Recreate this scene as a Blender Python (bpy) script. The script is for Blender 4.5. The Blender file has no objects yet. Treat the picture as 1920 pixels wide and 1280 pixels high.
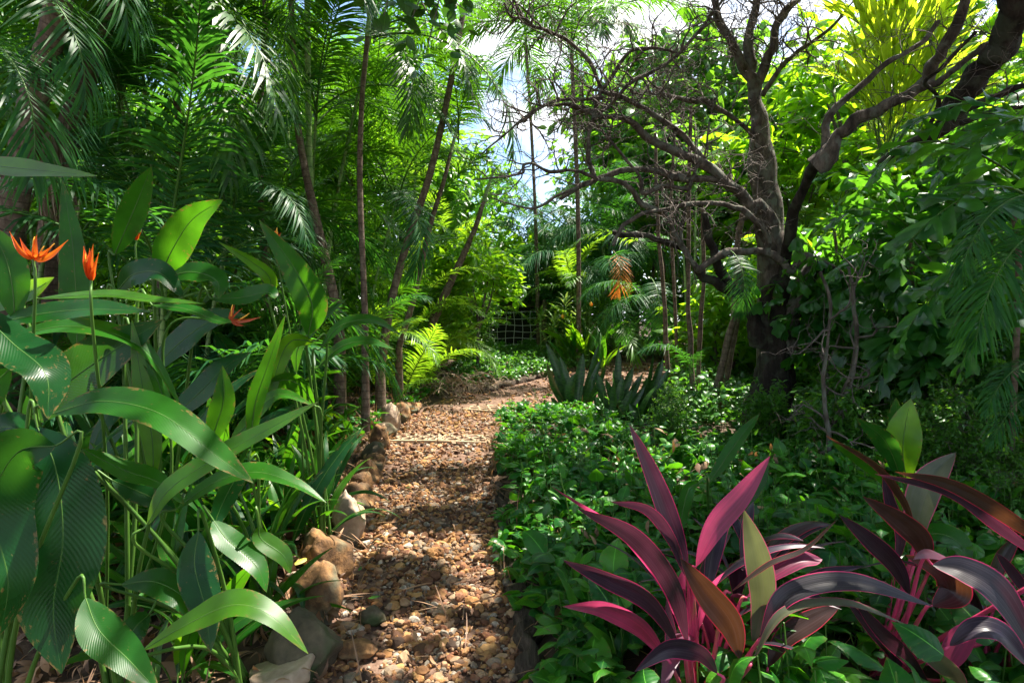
import bpy, math, random
import numpy as np
from mathutils import Vector, Matrix, noise as mnoise
# ---------------------------------------------------------------- camera, sky, sun, exposure
S = bpy.context.scene
R = math.radians
rng = np.random.default_rng(7)
FPX, HC, PITCH = 1120.0, 1.35, R(2.05)
cam_d = bpy.data.cameras.new("camera"); cam = bpy.data.objects.new("camera", cam_d)
S.collection.objects.link(cam); S.camera = cam
cam_d.sensor_width = 36; cam_d.lens = 36*FPX/1920; cam_d.clip_start = .02; cam_d.clip_end = 600
cam.location = (0, 0, HC); cam.rotation_euler = (R(90)-PITCH, 0, 0)

SUN = Vector((0.50, 0.32, 1.2)).normalized()          # towards the sun
EL = math.asin(SUN.z); AZ = math.atan2(SUN.x, SUN.y)
W = bpy.data.worlds.new("World"); S.world = W; W.use_nodes = True
nt = W.node_tree; nt.nodes.clear()
wo = nt.nodes.new('ShaderNodeOutputWorld'); bg = nt.nodes.new('ShaderNodeBackground')
sky = nt.nodes.new('ShaderNodeTexSky'); sky.sky_type = 'NISHITA'; sky.sun_disc = False
sky.sun_elevation = EL; sky.sun_rotation = AZ; sky.air_density = 1.0; sky.dust_density = .6; sky.ozone_density = 2.0
tc = nt.nodes.new('ShaderNodeTexCoord'); nz = nt.nodes.new('ShaderNodeTexNoise')
nz.inputs['Scale'].default_value = 2.6; nz.inputs['Detail'].default_value = 6; nz.inputs['Roughness'].default_value = .6
mp = nt.nodes.new('ShaderNodeMapping'); mp.inputs['Scale'].default_value = (1, 1, 2.2); mp.inputs['Location'].default_value = (.35, .1, .2)
rp = nt.nodes.new('ShaderNodeValToRGB'); rp.color_ramp.elements[0].position = .46; rp.color_ramp.elements[1].position = .58
mx = nt.nodes.new('ShaderNodeMix'); mx.data_type = 'RGBA'; mx.inputs[7].default_value = (10.5, 10.7, 11.3, 1)
L = nt.links.new
L(tc.outputs['Generated'], mp.inputs[0]); L(mp.outputs[0], nz.inputs['Vector']); L(nz.outputs['Fac'], rp.inputs[0])
L(rp.outputs[0], mx.inputs[0]); sg = nt.nodes.new('ShaderNodeVectorMath'); sg.operation = 'SCALE'; sg.inputs[3].default_value = 1.9; L(sky.outputs[0], sg.inputs[0]); L(sg.outputs[0], mx.inputs[6]); L(mx.outputs[2], bg.inputs[0]); L(bg.outputs[0], wo.inputs[0])
bg.inputs[1].default_value = .05
sd = bpy.data.lights.new("sun", 'SUN'); sun = bpy.data.objects.new("sun", sd); S.collection.objects.link(sun)
sd.energy = 5; sd.angle = R(.55); sd.color = (1, .93, .82)
sun.rotation_euler = SUN.to_track_quat('Z', 'Y').to_euler()
S.view_settings.view_transform = 'Standard'; S.view_settings.look = 'None'
S.view_settings.exposure = 1.9; S.view_settings.gamma = 1
cy = S.cycles
cy.max_bounces = 6; cy.diffuse_bounces = 2; cy.glossy_bounces = 2; cy.transmission_bounces = 4; cy.transparent_max_bounces = 4
cy.use_denoising = True; cy.sample_clamp_indirect = 6; cy.caustics_reflective = False; cy.caustics_refractive = False
cy.use_adaptive_sampling = True; cy.adaptive_threshold = .02

# ---------------------------------------------------------------- geometry of the place
CP, SP = math.cos(PITCH), math.sin(PITCH)
def P(px, py, Y):
    dx = (px-960)/FPX; dz = -(py-640)/FPX
    t = Y/(CP+dz*SP)
    return np.array((dx*t, Y, HC+t*(-SP+dz*CP)))
def gz(x, y):
    x = np.asarray(x, float); y = np.asarray(y, float)
    z = .07*np.clip(y-3, 0, 11)
    z = z+.02*np.sin(x*1.7+y*.9)*np.clip(np.abs(x)-.6, 0, 1)
    return z
def G(px, py):
    lo, hi = .5, 60.
    for _ in range(50):
        m = (lo+hi)/2; p = P(px, py, m)
        if p[2] > float(gz(p[0], m)): lo = m
        else: hi = m
    return P(px, py, lo)
LE = np.array([G(*p)[:2] for p in [(590,1300),(640,1040),(690,900),(722,820),(775,770),(850,740),(960,722),(1040,703),(1140,684)]])
RE = np.array([G(*p)[:2] for p in [(995,1300),(945,1050),(920,900),(915,822),(960,775),(1100,758),(1220,742),(1260,715),(1290,690)]])
def pl(y): return np.interp(y, LE[:,1], LE[:,0])
def pr(y): return np.interp(y, RE[:,1], RE[:,0])
def on_path(x, y, m=0.0):
    return (x > pl(y)-m) & (x < pr(y)+m) & (y < LE[-1,1]+.3)

# chosen sun spots: overhead leaves and fronds are left out along their sun lines
LIT = [(840,1025,None,.13),(765,1025,None,.10),(900,1060,None,.12),(880,1120,None,.10),(720,1015,None,.10),(800,935,None,.10),(705,935,None,.10),(770,1180,None,.09),(880,1200,None,.07),(720,1245,None,.05),(830,1260,None,.06),(640,1150,None,.05),(860,795,None,.5),(780,790,None,.25),(1000,745,None,.5),(905,905,None,.06),
  (655,950,3.4,.10),(612,1005,3.0,.09),(600,1090,2.7,.05),(545,1185,1.65,.07),(418,740,2.2,.07),(410,810,2.2,.05),(200,690,1.95,.09),(150,560,1.9,.10),(60,572,1.9,.05),(250,600,1.9,.05),(430,840,1.6,.09),(330,790,1.7,.04),(600,925,1.85,.05),(500,900,1.9,.04),(370,440,2.45,.03),(20,540,1.9,.05),(75,455,1.75,.1),(280,1270,1.6,.06),(60,900,1.6,.05),(560,720,3.2,.1),(480,1060,2.1,.05),(420,950,2.2,.08),(500,760,3,.12),
  (1020,830,None,.4),(1130,820,None,.45),(1100,880,None,.25),(1010,1040,None,.12),(1080,1010,None,.10),(1150,900,None,.12),(980,950,None,.08),(1230,880,1.9,.04),(1380,930,1.85,.06),(1400,1010,1.85,.06),(1170,1010,1.7,.04),(1500,1060,1.9,.05),(1830,1090,1.9,.05),(1270,940,None,.1),(1700,1000,None,.08),(1480,1000,None,.07)]
LIT += [(960,620,12,.8),(900,520,9.4,.6),(1050,560,11,.6),(1000,690,10.5,.8),(1380,640,8,.7),(830,640,8.3,.6),(1160,700,None,.5)]
LT = [(np.array(G(a,b) if Y is None else P(a,b,Y)), r if Y is None or r > .3 else r*1.5+.02) for a, b, Y, r in LIT]; SV = np.array(SUN)
def sungap(p):
    keep = np.ones(len(p), bool)
    for q, r in LT:
        d = p-q; d = d-np.outer(d @ SV, SV); keep &= np.linalg.norm(d, axis=1) > r*1.1+.06
    return keep
def in_lit(c):
    return any(np.any(np.linalg.norm((c-q)-np.outer((c-q) @ SV, SV), axis=1) < r+.22) for q, r in LT if r >= .25)

# ---------------------------------------------------------------- materials
def mat(name):
    m = bpy.data.materials.new(name); m.use_nodes = True; n = m.node_tree; n.nodes.clear()
    return m, n, n.nodes.new, n.links.new
def ramp(n, stops, interp='LINEAR'):
    r = n.nodes.new('ShaderNodeValToRGB'); c = r.color_ramp; c.interpolation = interp
    while len(c.elements) < len(stops): c.elements.new(.5)
    for e, (p, col) in zip(c.elements, stops): e.position = p; e.color = (*col, 1)
    return r
def math_n(n, op, a, b=None, c=None):
    m = n.nodes.new('ShaderNodeMath'); m.operation = op
    for i, v in enumerate((a, b, c)):
        if v is None: continue
        if isinstance(v, (int, float)): m.inputs[i].default_value = v
        else: n.links.new(v, m.inputs[i])
    return m.outputs[0]
def leaf_mat(name, cols, trans, tmix=.4, rough=.38, veins=0, edge=None, mid=None, spec=.5, streak=0, back=None, wear=0.0):
    """cols: colours picked at random per leaf; trans: translucent tint; veins: side veins per blade; edge: margin colour"""
    m, n, N, K = mat(name)
    out = N('ShaderNodeOutputMaterial'); geo = N('ShaderNodeNewGeometry'); oi = N('ShaderNodeObjectInfo')
    r = math_n(n, 'FRACT', math_n(n, 'ADD', geo.outputs['Random Per Island'], oi.outputs['Random']))
    k = len(cols); rp = ramp(n, [(i/max(k-1,1), c) for i, c in enumerate(cols)]); K(r, rp.inputs[0])
    col = rp.outputs[0]
    uv = N('ShaderNodeUVMap'); sx = N('ShaderNodeSeparateXYZ'); K(uv.outputs[0], sx.inputs[0])
    u, v = sx.outputs[0], sx.outputs[1]
    au = math_n(n, 'ABSOLUTE', math_n(n, 'SUBTRACT', u, .5))
    tc = N('ShaderNodeTexCoord'); ns = N('ShaderNodeTexNoise'); ns.inputs['Scale'].default_value = 9; ns.inputs['Detail'].default_value = 3
    K(tc.outputs['Object'], ns.inputs['Vector'])
    def mixc(fac, a, b):
        x = N('ShaderNodeMix'); x.data_type = 'RGBA'
        K(fac, x.inputs[0]) if not isinstance(fac, float) else setattr(x.inputs[0], 'default_value', fac)
        for i, c in ((6, a), (7, b)):
            if isinstance(c, tuple): x.inputs[i].default_value = (*c, 1)
            else: K(c, x.inputs[i])
        return x.outputs[2]
    bri = N('ShaderNodeMapRange'); bri.inputs[1].default_value = .3; bri.inputs[2].default_value = .7; bri.inputs[3].default_value = .75; bri.inputs[4].default_value = 1.3
    K(ns.outputs[0], bri.inputs[0])
    hs = N('ShaderNodeHueSaturation'); K(bri.outputs[0], hs.inputs['Value']); K(col, hs.inputs['Color']); col = hs.outputs[0]
    tcol = N('ShaderNodeRGB'); tcol.outputs[0].default_value = (*trans, 1); tcol = tcol.outputs[0]
    hgt = None
    if veins:
        ph = math_n(n, 'MULTIPLY', math_n(n, 'SUBTRACT', v, math_n(n, 'MULTIPLY', au, .35)), veins*6.283)
        w = math_n(n, 'SINE', ph); hgt = w
        vf = math_n(n, 'MULTIPLY', math_n(n, 'POWER', math_n(n, 'MAXIMUM', w, 0.), 6.), .10)
        col = mixc(vf, col, tuple(min(1, c*2.2) for c in cols[-1]))
        mf = math_n(n, 'LESS_THAN', au, .014)
        col = mixc(math_n(n, 'MULTIPLY', mf, .65), col, mid or tuple(min(1, c*3.2+.02) for c in cols[-1]))
    if streak:
        s2 = N('ShaderNodeTexNoise'); s2.inputs['Scale'].default_value = 1; s2.inputs['Detail'].default_value = 4
        cx = N('ShaderNodeCombineXYZ'); K(math_n(n, 'MULTIPLY', u, 16.), cx.inputs[0]); K(math_n(n, 'MULTIPLY', v, 1.2), cx.inputs[1]); K(r, cx.inputs[2])
        K(cx.outputs[0], s2.inputs['Vector'])
        q = ramp(n, [(.42, (0,0,0)), (.62, (1,1,1))]); K(s2.outputs[0], q.inputs[0])
        col = mixc(math_n(n, 'MULTIPLY', q.outputs[0], .55 if streak == 1 else .16), col, edge if streak == 1 else (.16,.13,.15)); hgt = math_n(n, 'SINE', math_n(n, 'MULTIPLY', u, 90.))
    if edge:
        ef = N('ShaderNodeMapRange'); ef.inputs[1].default_value = .456; ef.inputs[2].default_value = .48; K(au, ef.inputs[0])
        col = mixc(ef.outputs[0], col, edge); tcol = mixc(ef.outputs[0], tcol, tuple(min(1, c*1.2) for c in edge))
    if wear:
        wn = N('ShaderNodeTexNoise'); wn.inputs['Scale'].default_value = 7; wn.inputs['Detail'].default_value = 6; wn.inputs['Roughness'].default_value = .7
        cw = N('ShaderNodeCombineXYZ'); K(u, cw.inputs[0]); K(math_n(n, 'MULTIPLY', v, 3.), cw.inputs[1]); K(math_n(n, 'MULTIPLY', r, 9.), cw.inputs[2]); K(cw.outputs[0], wn.inputs['Vector'])
        wv_ = math_n(n, 'ADD', wn.outputs[0], math_n(n, 'ADD', math_n(n, 'MULTIPLY', math_n(n, 'POWER', math_n(n, 'MULTIPLY', au, 2.), 6.), .13), math_n(n, 'MULTIPLY', math_n(n, 'POWER', v, 8.), .12)))
        wr_ = ramp(n, [(.635, (0,0,0)), (.67, (.55,.55,.55)), (.72, (1,1,1))]); K(wv_, wr_.inputs[0])
        wf = math_n(n, 'MULTIPLY', wr_.outputs[0], wear); col = mixc(wf, col, (.20,.13,.04)); tcol = mixc(wf, tcol, (.35,.18,.04))
    if back: col = mixc(geo.outputs['Backfacing'], col, back)
    b = N('ShaderNodeBsdfPrincipled'); K(col, b.inputs['Base Color'])
    b.inputs['Specular IOR Level'].default_value = spec
    rr = N('ShaderNodeMapRange'); rr.inputs[3].default_value = rough-.08; rr.inputs[4].default_value = rough+.14; K(ns.outputs[0], rr.inputs[0]); K(rr.outputs[0], b.inputs['Roughness'])
    if hgt is not None:
        bp = N('ShaderNodeBump'); bp.inputs['Strength'].default_value = .09; bp.inputs['Distance'].default_value = .0025
        K(hgt, bp.inputs['Height']); K(bp.outputs[0], b.inputs['Normal'])
    t = N('ShaderNodeBsdfTranslucent'); th = N('ShaderNodeHueSaturation'); K(bri.outputs[0], th.inputs['Value']); K(tcol, th.inputs['Color']); K(th.outputs[0], t.inputs[0])
    ms = N('ShaderNodeMixShader'); ms.inputs[0].default_value = tmix
    K(b.outputs[0], ms.inputs[1]); K(t.outputs[0], ms.inputs[2]); K(ms.outputs[0], out.inputs[0])
    return m
def solid_mat(name, stops, scale=8, rough=.8, bump=.4, stretch=(1,1,1), rings=0, island=False, detail=8, spec=.3, patch=None, coords='Object', bdist=.02):
    m, n, N, K = mat(name)
    out = N('ShaderNodeOutputMaterial'); tc = N('ShaderNodeTexCoord'); mp = N('ShaderNodeMapping')
    mp.inputs['Scale'].default_value = stretch; K(tc.outputs[coords], mp.inputs[0])
    ns = N('ShaderNodeTexNoise'); ns.inputs['Scale'].default_value = scale; ns.inputs['Detail'].default_value = detail; ns.inputs['Roughness'].default_value = .65
    K(mp.outputs[0], ns.inputs['Vector'])
    f = ns.outputs[0]
    if island:
        g = N('ShaderNodeNewGeometry')
        f = math_n(n, 'ADD', math_n(n, 'MULTIPLY', math_n(n, 'SUBTRACT', ns.outputs[0], .5), .35), g.outputs['Random Per Island'])
    else:
        mr = N('ShaderNodeMapRange'); mr.inputs[1].default_value = .3; mr.inputs[2].default_value = .7; K(f, mr.inputs[0]); f = mr.outputs[0]
    rp = ramp(n, stops); K(f, rp.inputs[0]); col = rp.outputs[0]
    h = ns.outputs[0]
    if rings:
        uv = N('ShaderNodeUVMap'); sx = N('ShaderNodeSeparateXYZ'); K(uv.outputs[0], sx.inputs[0])
        v = math_n(n, 'ADD', math_n(n, 'MULTIPLY', sx.outputs[1], rings), math_n(n, 'MULTIPLY', ns.outputs[0], .35))
        w = math_n(n, 'FRACT', v); line = math_n(n, 'LESS_THAN', w, .12)
        x = N('ShaderNodeMix'); x.data_type = 'RGBA'; K(math_n(n, 'MULTIPLY', line, .55), x.inputs[0]); K(col, x.inputs[6]); x.inputs[7].default_value = (*[c*.35 for c in stops[0][1]], 1)
        col = x.outputs[2]; h = math_n(n, 'ADD', math_n(n, 'MULTIPLY', w, .7), math_n(n, 'MULTIPLY', ns.outputs[0], .5))
    if patch:
        pn = N('ShaderNodeTexNoise'); pn.inputs['Scale'].default_value = patch[1]; pn.inputs['Detail'].default_value = 5; K(tc.outputs[coords], pn.inputs['Vector'])
        q = ramp(n, [(.5, (0,0,0)), (.6, (1,1,1))]); K(pn.outputs[0], q.inputs[0])
        x = N('ShaderNodeMix'); x.data_type = 'RGBA'; K(q.outputs[0], x.inputs[0]); K(col, x.inputs[6]); x.inputs[7].default_value = (*patch[0], 1); col = x.outputs[2]
    b = N('ShaderNodeBsdfPrincipled'); K(col, b.inputs['Base Color']); b.inputs['Roughness'].default_value = rough; b.inputs['Specular IOR Level'].default_value = spec
    bp = N('ShaderNodeBump'); bp.inputs['Strength'].default_value = bump; bp.inputs['Distance'].default_value = bdist; K(h, bp.inputs['Height']); K(bp.outputs[0], b.inputs['Normal'])
    K(b.outputs[0], out.inputs[0]); return m

M = {}
M['palm'] = leaf_mat('palm_leaf', [(.012,.050,.008),(.022,.085,.011),(.045,.12,.012),(.016,.062,.020)], (.16,.42,.01), .36, .4, spec=.35)
M['palm_blue'] = leaf_mat('palm_leaf_blue_green', [(.010,.06,.02),(.018,.085,.028),(.028,.11,.02)], (.09,.32,.02), .38, .45, spec=.25)
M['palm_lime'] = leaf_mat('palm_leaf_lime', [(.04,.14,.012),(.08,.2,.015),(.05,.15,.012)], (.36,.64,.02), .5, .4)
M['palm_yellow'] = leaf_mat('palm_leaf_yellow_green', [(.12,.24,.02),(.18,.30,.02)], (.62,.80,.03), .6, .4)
M['palm_dead'] = leaf_mat('palm_leaf_dead', [(.45,.15,.03),(.50,.20,.05)], (.7,.22,.03), .35, .6)
M['heli'] = leaf_mat('heliconia_leaf', [(.006,.058,.006),(.012,.082,.006),(.024,.112,.007)], (.11,.36,.008), .38, .3, veins=44, mid=(.08,.22,.03), spec=.22, wear=.8)
M['heli_dark'] = leaf_mat('heliconia_leaf_dark', [(.003,.038,.009),(.006,.050,.008)], (.07,.26,.015), .28, .27, veins=44, mid=(.04,.13,.03), spec=.25, wear=.8)
M['heli_lime'] = leaf_mat('heliconia_leaf_bright', [(.025,.11,.006),(.04,.14,.007)], (.24,.50,.008), .5, .34, veins=44, mid=(.25,.40,.05), wear=.8)  # lighter copy: yellow green leaves, and sunlight put into lit ones
M['cover'] = leaf_mat('ground_cover_leaf', [(.006,.055,.016),(.010,.09,.012),(.022,.13,.010),(.06,.21,.015)], (.14,.46,.01), .34, .36, veins=6, spec=.3, wear=.8)
M['cover_far'] = leaf_mat('ground_cover_leaf_far', [(.02,.09,.02),(.04,.14,.02),(.07,.2,.03)], (.16,.42,.02), .34, .33)
M['broad'] = leaf_mat('broad_leaf', [(.02,.085,.014),(.04,.13,.018),(.07,.19,.02)], (.22,.50,.02), .45, .33)
M['broad_lime'] = leaf_mat('broad_leaf_lime', [(.03,.12,.008),(.055,.17,.010),(.09,.22,.014)], (.40,.72,.015), .5, .38)  # lighter copy of the broad leaf; sun through the crowns put into its colour
M['fish'] = leaf_mat('fishtail_leaf', [(.010,.065,.014),(.018,.09,.014),(.035,.13,.016)], (.18,.52,.02), .36, .3, spec=.5)
M['varieg'] = leaf_mat('striped_leaf', [(.05,.14,.02),(.09,.2,.03)], (.35,.5,.08), .45, .4, edge=(.5,.55,.2))
M['sword'] = solid_mat('snake_plant_leaf', [(.0,(.006,.026,.005)),(.45,(.012,.05,.007)),(.6,(.035,.10,.014)),(1,(.018,.065,.008))], 30, .4, .1, (.6,.6,2.2), spec=.5)
PK = (.48,.018,.11)
M['cord_dark'] = leaf_mat('cordyline_leaf_dark', [(.011,.009,.017),(.018,.010,.022),(.011,.015,.014)], (.14,.03,.06), .18, .36, edge=PK, spec=.4, streak=2)
M['cord_green'] = leaf_mat('cordyline_leaf_pale', [(.06,.075,.04),(.075,.085,.045)], (.20,.22,.07), .28, .36, edge=(.5,.06,.14), streak=2)
M['cord_pink'] = leaf_mat('cordyline_leaf_pink', [(.045,.012,.025),(.13,.018,.055)], (.8,.08,.22), .4, .36, edge=(.45,.03,.13), streak=1, back=(.12,.05,.08))
M['cord_red'] = leaf_mat('cordyline_leaf_red', [(.018,.013,.008),(.028,.011,.010)], (.13,.045,.015), .25, .36, edge=(.45,.015,.05), streak=2)
M['bract'] = leaf_mat('flower_bract', [(.85,.14,.01),(.8,.09,.012)], (1,.25,.02), .35, .4, edge=(.75,.04,.03))
M['bract_old'] = leaf_mat('old_flower_bract', [(.45,.05,.02),(.5,.10,.03)], (.7,.15,.05), .3, .5)
M['floret'] = solid_mat('floret', [(0,(.8,.35,.03)),(1,(.9,.5,.06))], 40, .5, .1)
M['stem'] = solid_mat('green_stem', [(0,(.035,.10,.012)),(1,(.08,.17,.025))], 12, .45, .15, (1,1,.3))
M['stem_pink'] = solid_mat('pink_stem', [(0,(.35,.06,.08)),(.6,(.55,.05,.14)),(1,(.30,.18,.06))], 14, .4, .15, (1,1,.3))
M['cane'] = solid_mat('palm_cane', [(0,(.10,.20,.05)),(.6,(.22,.32,.10)),(1,(.32,.36,.18))], 10, .45, .1, (1,1,.4), rings=9)
M['ptrunk'] = solid_mat('palm_trunk', [(0,(.06,.038,.026)),(.5,(.13,.088,.062)),(1,(.25,.19,.145))], 22, .85, .5, (1,1,.6), rings=13, bdist=.015)
M['fibre'] = leaf_mat('dry_fibre', [(.16,.11,.08),(.28,.20,.14),(.36,.28,.2)], (.3,.2,.1), .15, .8)
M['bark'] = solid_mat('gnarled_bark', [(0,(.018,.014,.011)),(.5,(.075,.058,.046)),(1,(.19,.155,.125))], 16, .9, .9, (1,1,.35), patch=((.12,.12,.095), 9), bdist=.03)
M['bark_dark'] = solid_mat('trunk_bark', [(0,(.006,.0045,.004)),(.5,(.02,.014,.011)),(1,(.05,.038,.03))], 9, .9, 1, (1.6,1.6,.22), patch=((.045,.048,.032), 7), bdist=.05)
M['twig'] = solid_mat('twig_bark', [(0,(.05,.04,.035)),(1,(.16,.13,.11))], 20, .9, .3)
M['soil'] = solid_mat('garden_soil', [(0,(.022,.015,.010)),(.5,(.055,.036,.024)),(1,(.13,.085,.055))], 6, .95, .8, patch=((.10,.065,.04), 9), detail=12)
M['pathsoil'] = solid_mat('path_soil', [(0,(.06,.035,.022)),(.5,(.14,.082,.055)),(1,(.24,.155,.11))], 20, .95, .8, detail=12)
M['gravel'] = solid_mat('crushed_stone', [(0,(.045,.026,.016)),(.2,(.12,.055,.028)),(.38,(.27,.13,.045)),(.5,(.37,.215,.08)),(.62,(.18,.07,.036)),(.78,(.35,.225,.125)),(.9,(.13,.115,.09)),(1,(.48,.39,.29))], 40, .85, .5, island=True, bdist=.004)
M['stone'] = solid_mat('edging_stone', [(0,(.04,.025,.015)),(.4,(.13,.07,.033)),(.7,(.30,.155,.06)),(1,(.44,.28,.14))], 9, .9, 1, patch=((.12,.115,.07), 3.5), detail=12)
M['stone_pale'] = solid_mat('pale_stone', [(0,(.20,.13,.09)),(.5,(.38,.28,.20)),(1,(.55,.45,.35))], 7, .85, .6, patch=((.33,.22,.12), 4), detail=12)
M['stone_dark'] = solid_mat('mossy_stone', [(0,(.035,.03,.02)),(.5,(.10,.08,.05)),(1,(.20,.16,.10))], 6, .9, .7, patch=((.05,.07,.025), 4), detail=12)
M['log'] = solid_mat('weathered_log', [(0,(.018,.013,.009)),(.5,(.06,.043,.03)),(1,(.16,.12,.085))], 9, .95, 1, (4,.25,4), detail=12, bdist=.04)
M['paver'] = solid_mat('clay_lattice', [(0,(.24,.17,.10)),(1,(.42,.32,.21))], 12, .9, .3)
M['litter'] = leaf_mat('dead_leaf', [(.10,.055,.03),(.22,.12,.06),(.36,.21,.11),(.16,.10,.07)], (.4,.2,.06), .2, .7)
M['yleaf'] = leaf_mat('yellow_fallen_leaf', [(.45,.42,.05),(.5,.4,.06)], (.6,.5,.05), .3, .5, veins=8)
M['wire'] = solid_mat('painted_wire', [(0,(.5,.51,.5)),(1,(.7,.7,.68))], 20, .5, .1)
M['timber'] = solid_mat('gate_timber', [(0,(.10,.075,.05)),(1,(.22,.17,.12))], 14, .85, .4, (4,4,.4))
M['dark'] = solid_mat('dark_backing', [(0,(.012,.011,.010)),(1,(.035,.03,.027))], 10, .9, .4, (5,1,.4))
M['wallstone'] = solid_mat('low_wall_stone', [(0,(.35,.25,.19)),(1,(.58,.45,.36))], 9, .9, .8)

# ---------------------------------------------------------------- mesh helpers
C = S.collection.objects
def nrm(v): v = np.asarray(v, float); return v/np.maximum(np.linalg.norm(v, axis=-1, keepdims=True), 1e-9)
class MB:
    def __init__(s): s.V=[]; s.U=[]; s.Q=[]; s.T=[]; s.mq=[]; s.mt=[]; s.n=0
    def add(s, V, U=None, Q=None, T=None, m=0):
        V = np.asarray(V, float).reshape(-1, 3); s.V.append(V)
        s.U.append(np.zeros((len(V), 2)) if U is None else np.asarray(U, float).reshape(-1, 2))
        if Q is not None and len(Q): Q = np.asarray(Q)+s.n; s.Q.append(Q); s.mq.append(np.full(len(Q), m))
        if T is not None and len(T): T = np.asarray(T)+s.n; s.T.append(T); s.mt.append(np.full(len(T), m))
        s.n += len(V)
    def get(s):
        V = np.concatenate(s.V); U = np.concatenate(s.U)
        Q = np.concatenate(s.Q) if s.Q else np.zeros((0,4), int); T = np.concatenate(s.T) if s.T else np.zeros((0,3), int)
        mq = np.concatenate(s.mq) if s.Q else np.zeros(0, int); mt = np.concatenate(s.mt) if s.T else np.zeros(0, int)
        return V, U, Q, T, mq, mt
    def inst(s, tpl, A, t):
        """many copies of a template: A (k,3,3) (rows: images of x,y,z), t (k,3)"""
        V, U, Q, T, mq, mt = tpl; k = len(t); n = len(V)
        VV = np.einsum('ni,kij->knj', V, A)+t[:,None,:]
        off = (np.arange(k)*n)[:,None,None]+s.n
        s.V.append(VV.reshape(-1,3)); s.U.append(np.tile(U, (k,1)))
        if len(Q): s.Q.append((Q[None]+off).reshape(-1,4)); s.mq.append(np.tile(mq, k))
        if len(T): s.T.append((T[None]+off).reshape(-1,3)); s.mt.append(np.tile(mt, k))
        s.n += n*k
    def mesh(s, name, mats, org=(0,0,0), smooth=True):
        V, U, Q, T, mq, mt = s.get(); V = V-np.asarray(org, float)
        me = bpy.data.meshes.new(name); me.vertices.add(len(V)); me.vertices.foreach_set('co', V.ravel().astype(np.float32))
        lv = np.concatenate([Q.ravel(), T.ravel()]).astype(np.int32); nq, ntt = len(Q), len(T)
        me.loops.add(len(lv)); me.loops.foreach_set('vertex_index', lv)
        me.polygons.add(nq+ntt)
        me.polygons.foreach_set('loop_start', np.concatenate([np.arange(nq)*4, nq*4+np.arange(ntt)*3]).astype(np.int32))
        me.polygons.foreach_set('material_index', np.concatenate([mq, mt]).astype(np.int32))
        me.polygons.foreach_set('use_smooth', np.full(nq+ntt, smooth))
        uv = me.uv_layers.new(name='UVMap'); uv.data.foreach_set('uv', U[lv].ravel().astype(np.float32))
        for m_ in mats: me.materials.append(M[m_])
        me.update(calc_edges=True); me.validate()
        return me
    def build(s, name, mats, parent=None, org=None, smooth=True):
        if org is None: org = parent.location if parent else (0,0,0)
        me = s.mesh(name, mats, org, smooth); o = bpy.data.objects.new(name, me); C.link(o)
        if parent: o.parent = parent
        else: o.location = org
        return o
def tag(o, label=None, cat=None, group=None, kind=None):
    if label: o['label'] = label
    if cat: o['category'] = cat
    if group: o['group'] = group
    if kind: o['kind'] = kind
    return o
def thing(name, loc, label, cat, group=None):
    o = bpy.data.objects.new(name, None); o.empty_display_size = .1; C.link(o); o.location = loc
    return tag(o, label, cat, group)
def child(name, me, parent, mtx, label=None):
    o = bpy.data.objects.new(name, me); C.link(o); o.parent = parent; o.matrix_local = mtx
    if label: o['label'] = label
    return o
def catmull(pts, n):
    p = np.asarray(pts, float)
    if len(p) == 2: p = np.array([p[0], (p[0]+p[1])/2, p[1]])
    q = np.vstack([2*p[0]-p[1], p, 2*p[-1]-p[-2]])
    ts = np.linspace(0, len(p)-1-1e-6, n); i = ts.astype(int); f = (ts-i)[:,None]
    a, b, c, d = q[i], q[i+1], q[i+2], q[i+3]
    return .5*((2*b)+(c-a)*f+(2*a-5*b+4*c-d)*f**2+(3*b-a-3*c+d)*f**3)
def tangents(c): return nrm(np.gradient(c, axis=0))
def tube(mb, c, r, sides=8, m=0, rough=0.0, closed=True, seed=0):
    c = np.asarray(c, float); n = len(c); r = np.broadcast_to(r, (n,)).astype(float)
    T = tangents(c); ref = np.array((0,0,1.)) if abs(T[0][2]) < .9 else np.array((1.,0,0))
    a = nrm(np.cross(T[0], ref)); A = [a]
    for i in range(1, n): a = nrm(a-T[i]*np.dot(a, T[i])); A.append(a)
    A = np.array(A); B = np.cross(T, A)
    th = np.arange(sides)/sides*2*np.pi
    rr = r[:,None]*np.ones(sides)
    if rough:
        rs = np.random.default_rng(seed+int(abs(c[0][0])*1000))
        ph = rs.uniform(0, 6.28, 6)
        k = np.arange(n)[:,None]
        rr = rr*(1+rough*(.5*np.sin(th*2+ph[0]+k*.35)+.35*np.sin(th*3+ph[1]-k*.5)+.35*np.sin(th*5+ph[2]+k*.21)+rs.normal(0,.18,(n,sides))))
    V = c[:,None,:]+rr[:,:,None]*(np.cos(th)[None,:,None]*A[:,None,:]+np.sin(th)[None,:,None]*B[:,None,:])
    ln = np.concatenate([[0], np.cumsum(np.linalg.norm(np.diff(c, axis=0), axis=1))])
    U = np.stack([np.tile(th/6.2832, (n,1)), np.tile(ln[:,None], (1,sides))], -1)
    i = np.arange(n-1)[:,None]*sides; j = np.arange(sides)[None]; k = (j+1) % sides
    Q = np.stack([i+j, i+k, i+sides+k, i+sides+j], -1).reshape(-1, 4)
    mb.add(V, U, Q, m=m)
    if closed:
        tip = c[-1]+T[-1]*r[-1]*.6
        b = (n-1)*sides; mb.add(np.vstack([V[-1], tip]), None, None, [(x, (x+1) % sides, sides) for x in range(sides)], m=m)
def lance(t, peak=.42, ea=.75, eb=.85):
    return np.where(t < peak, np.sin(np.pi/2*np.clip(t/peak, 0, 1))**ea, np.cos(np.pi/2*np.clip((t-peak)/(1-peak), 0, 1))**eb)
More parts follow.
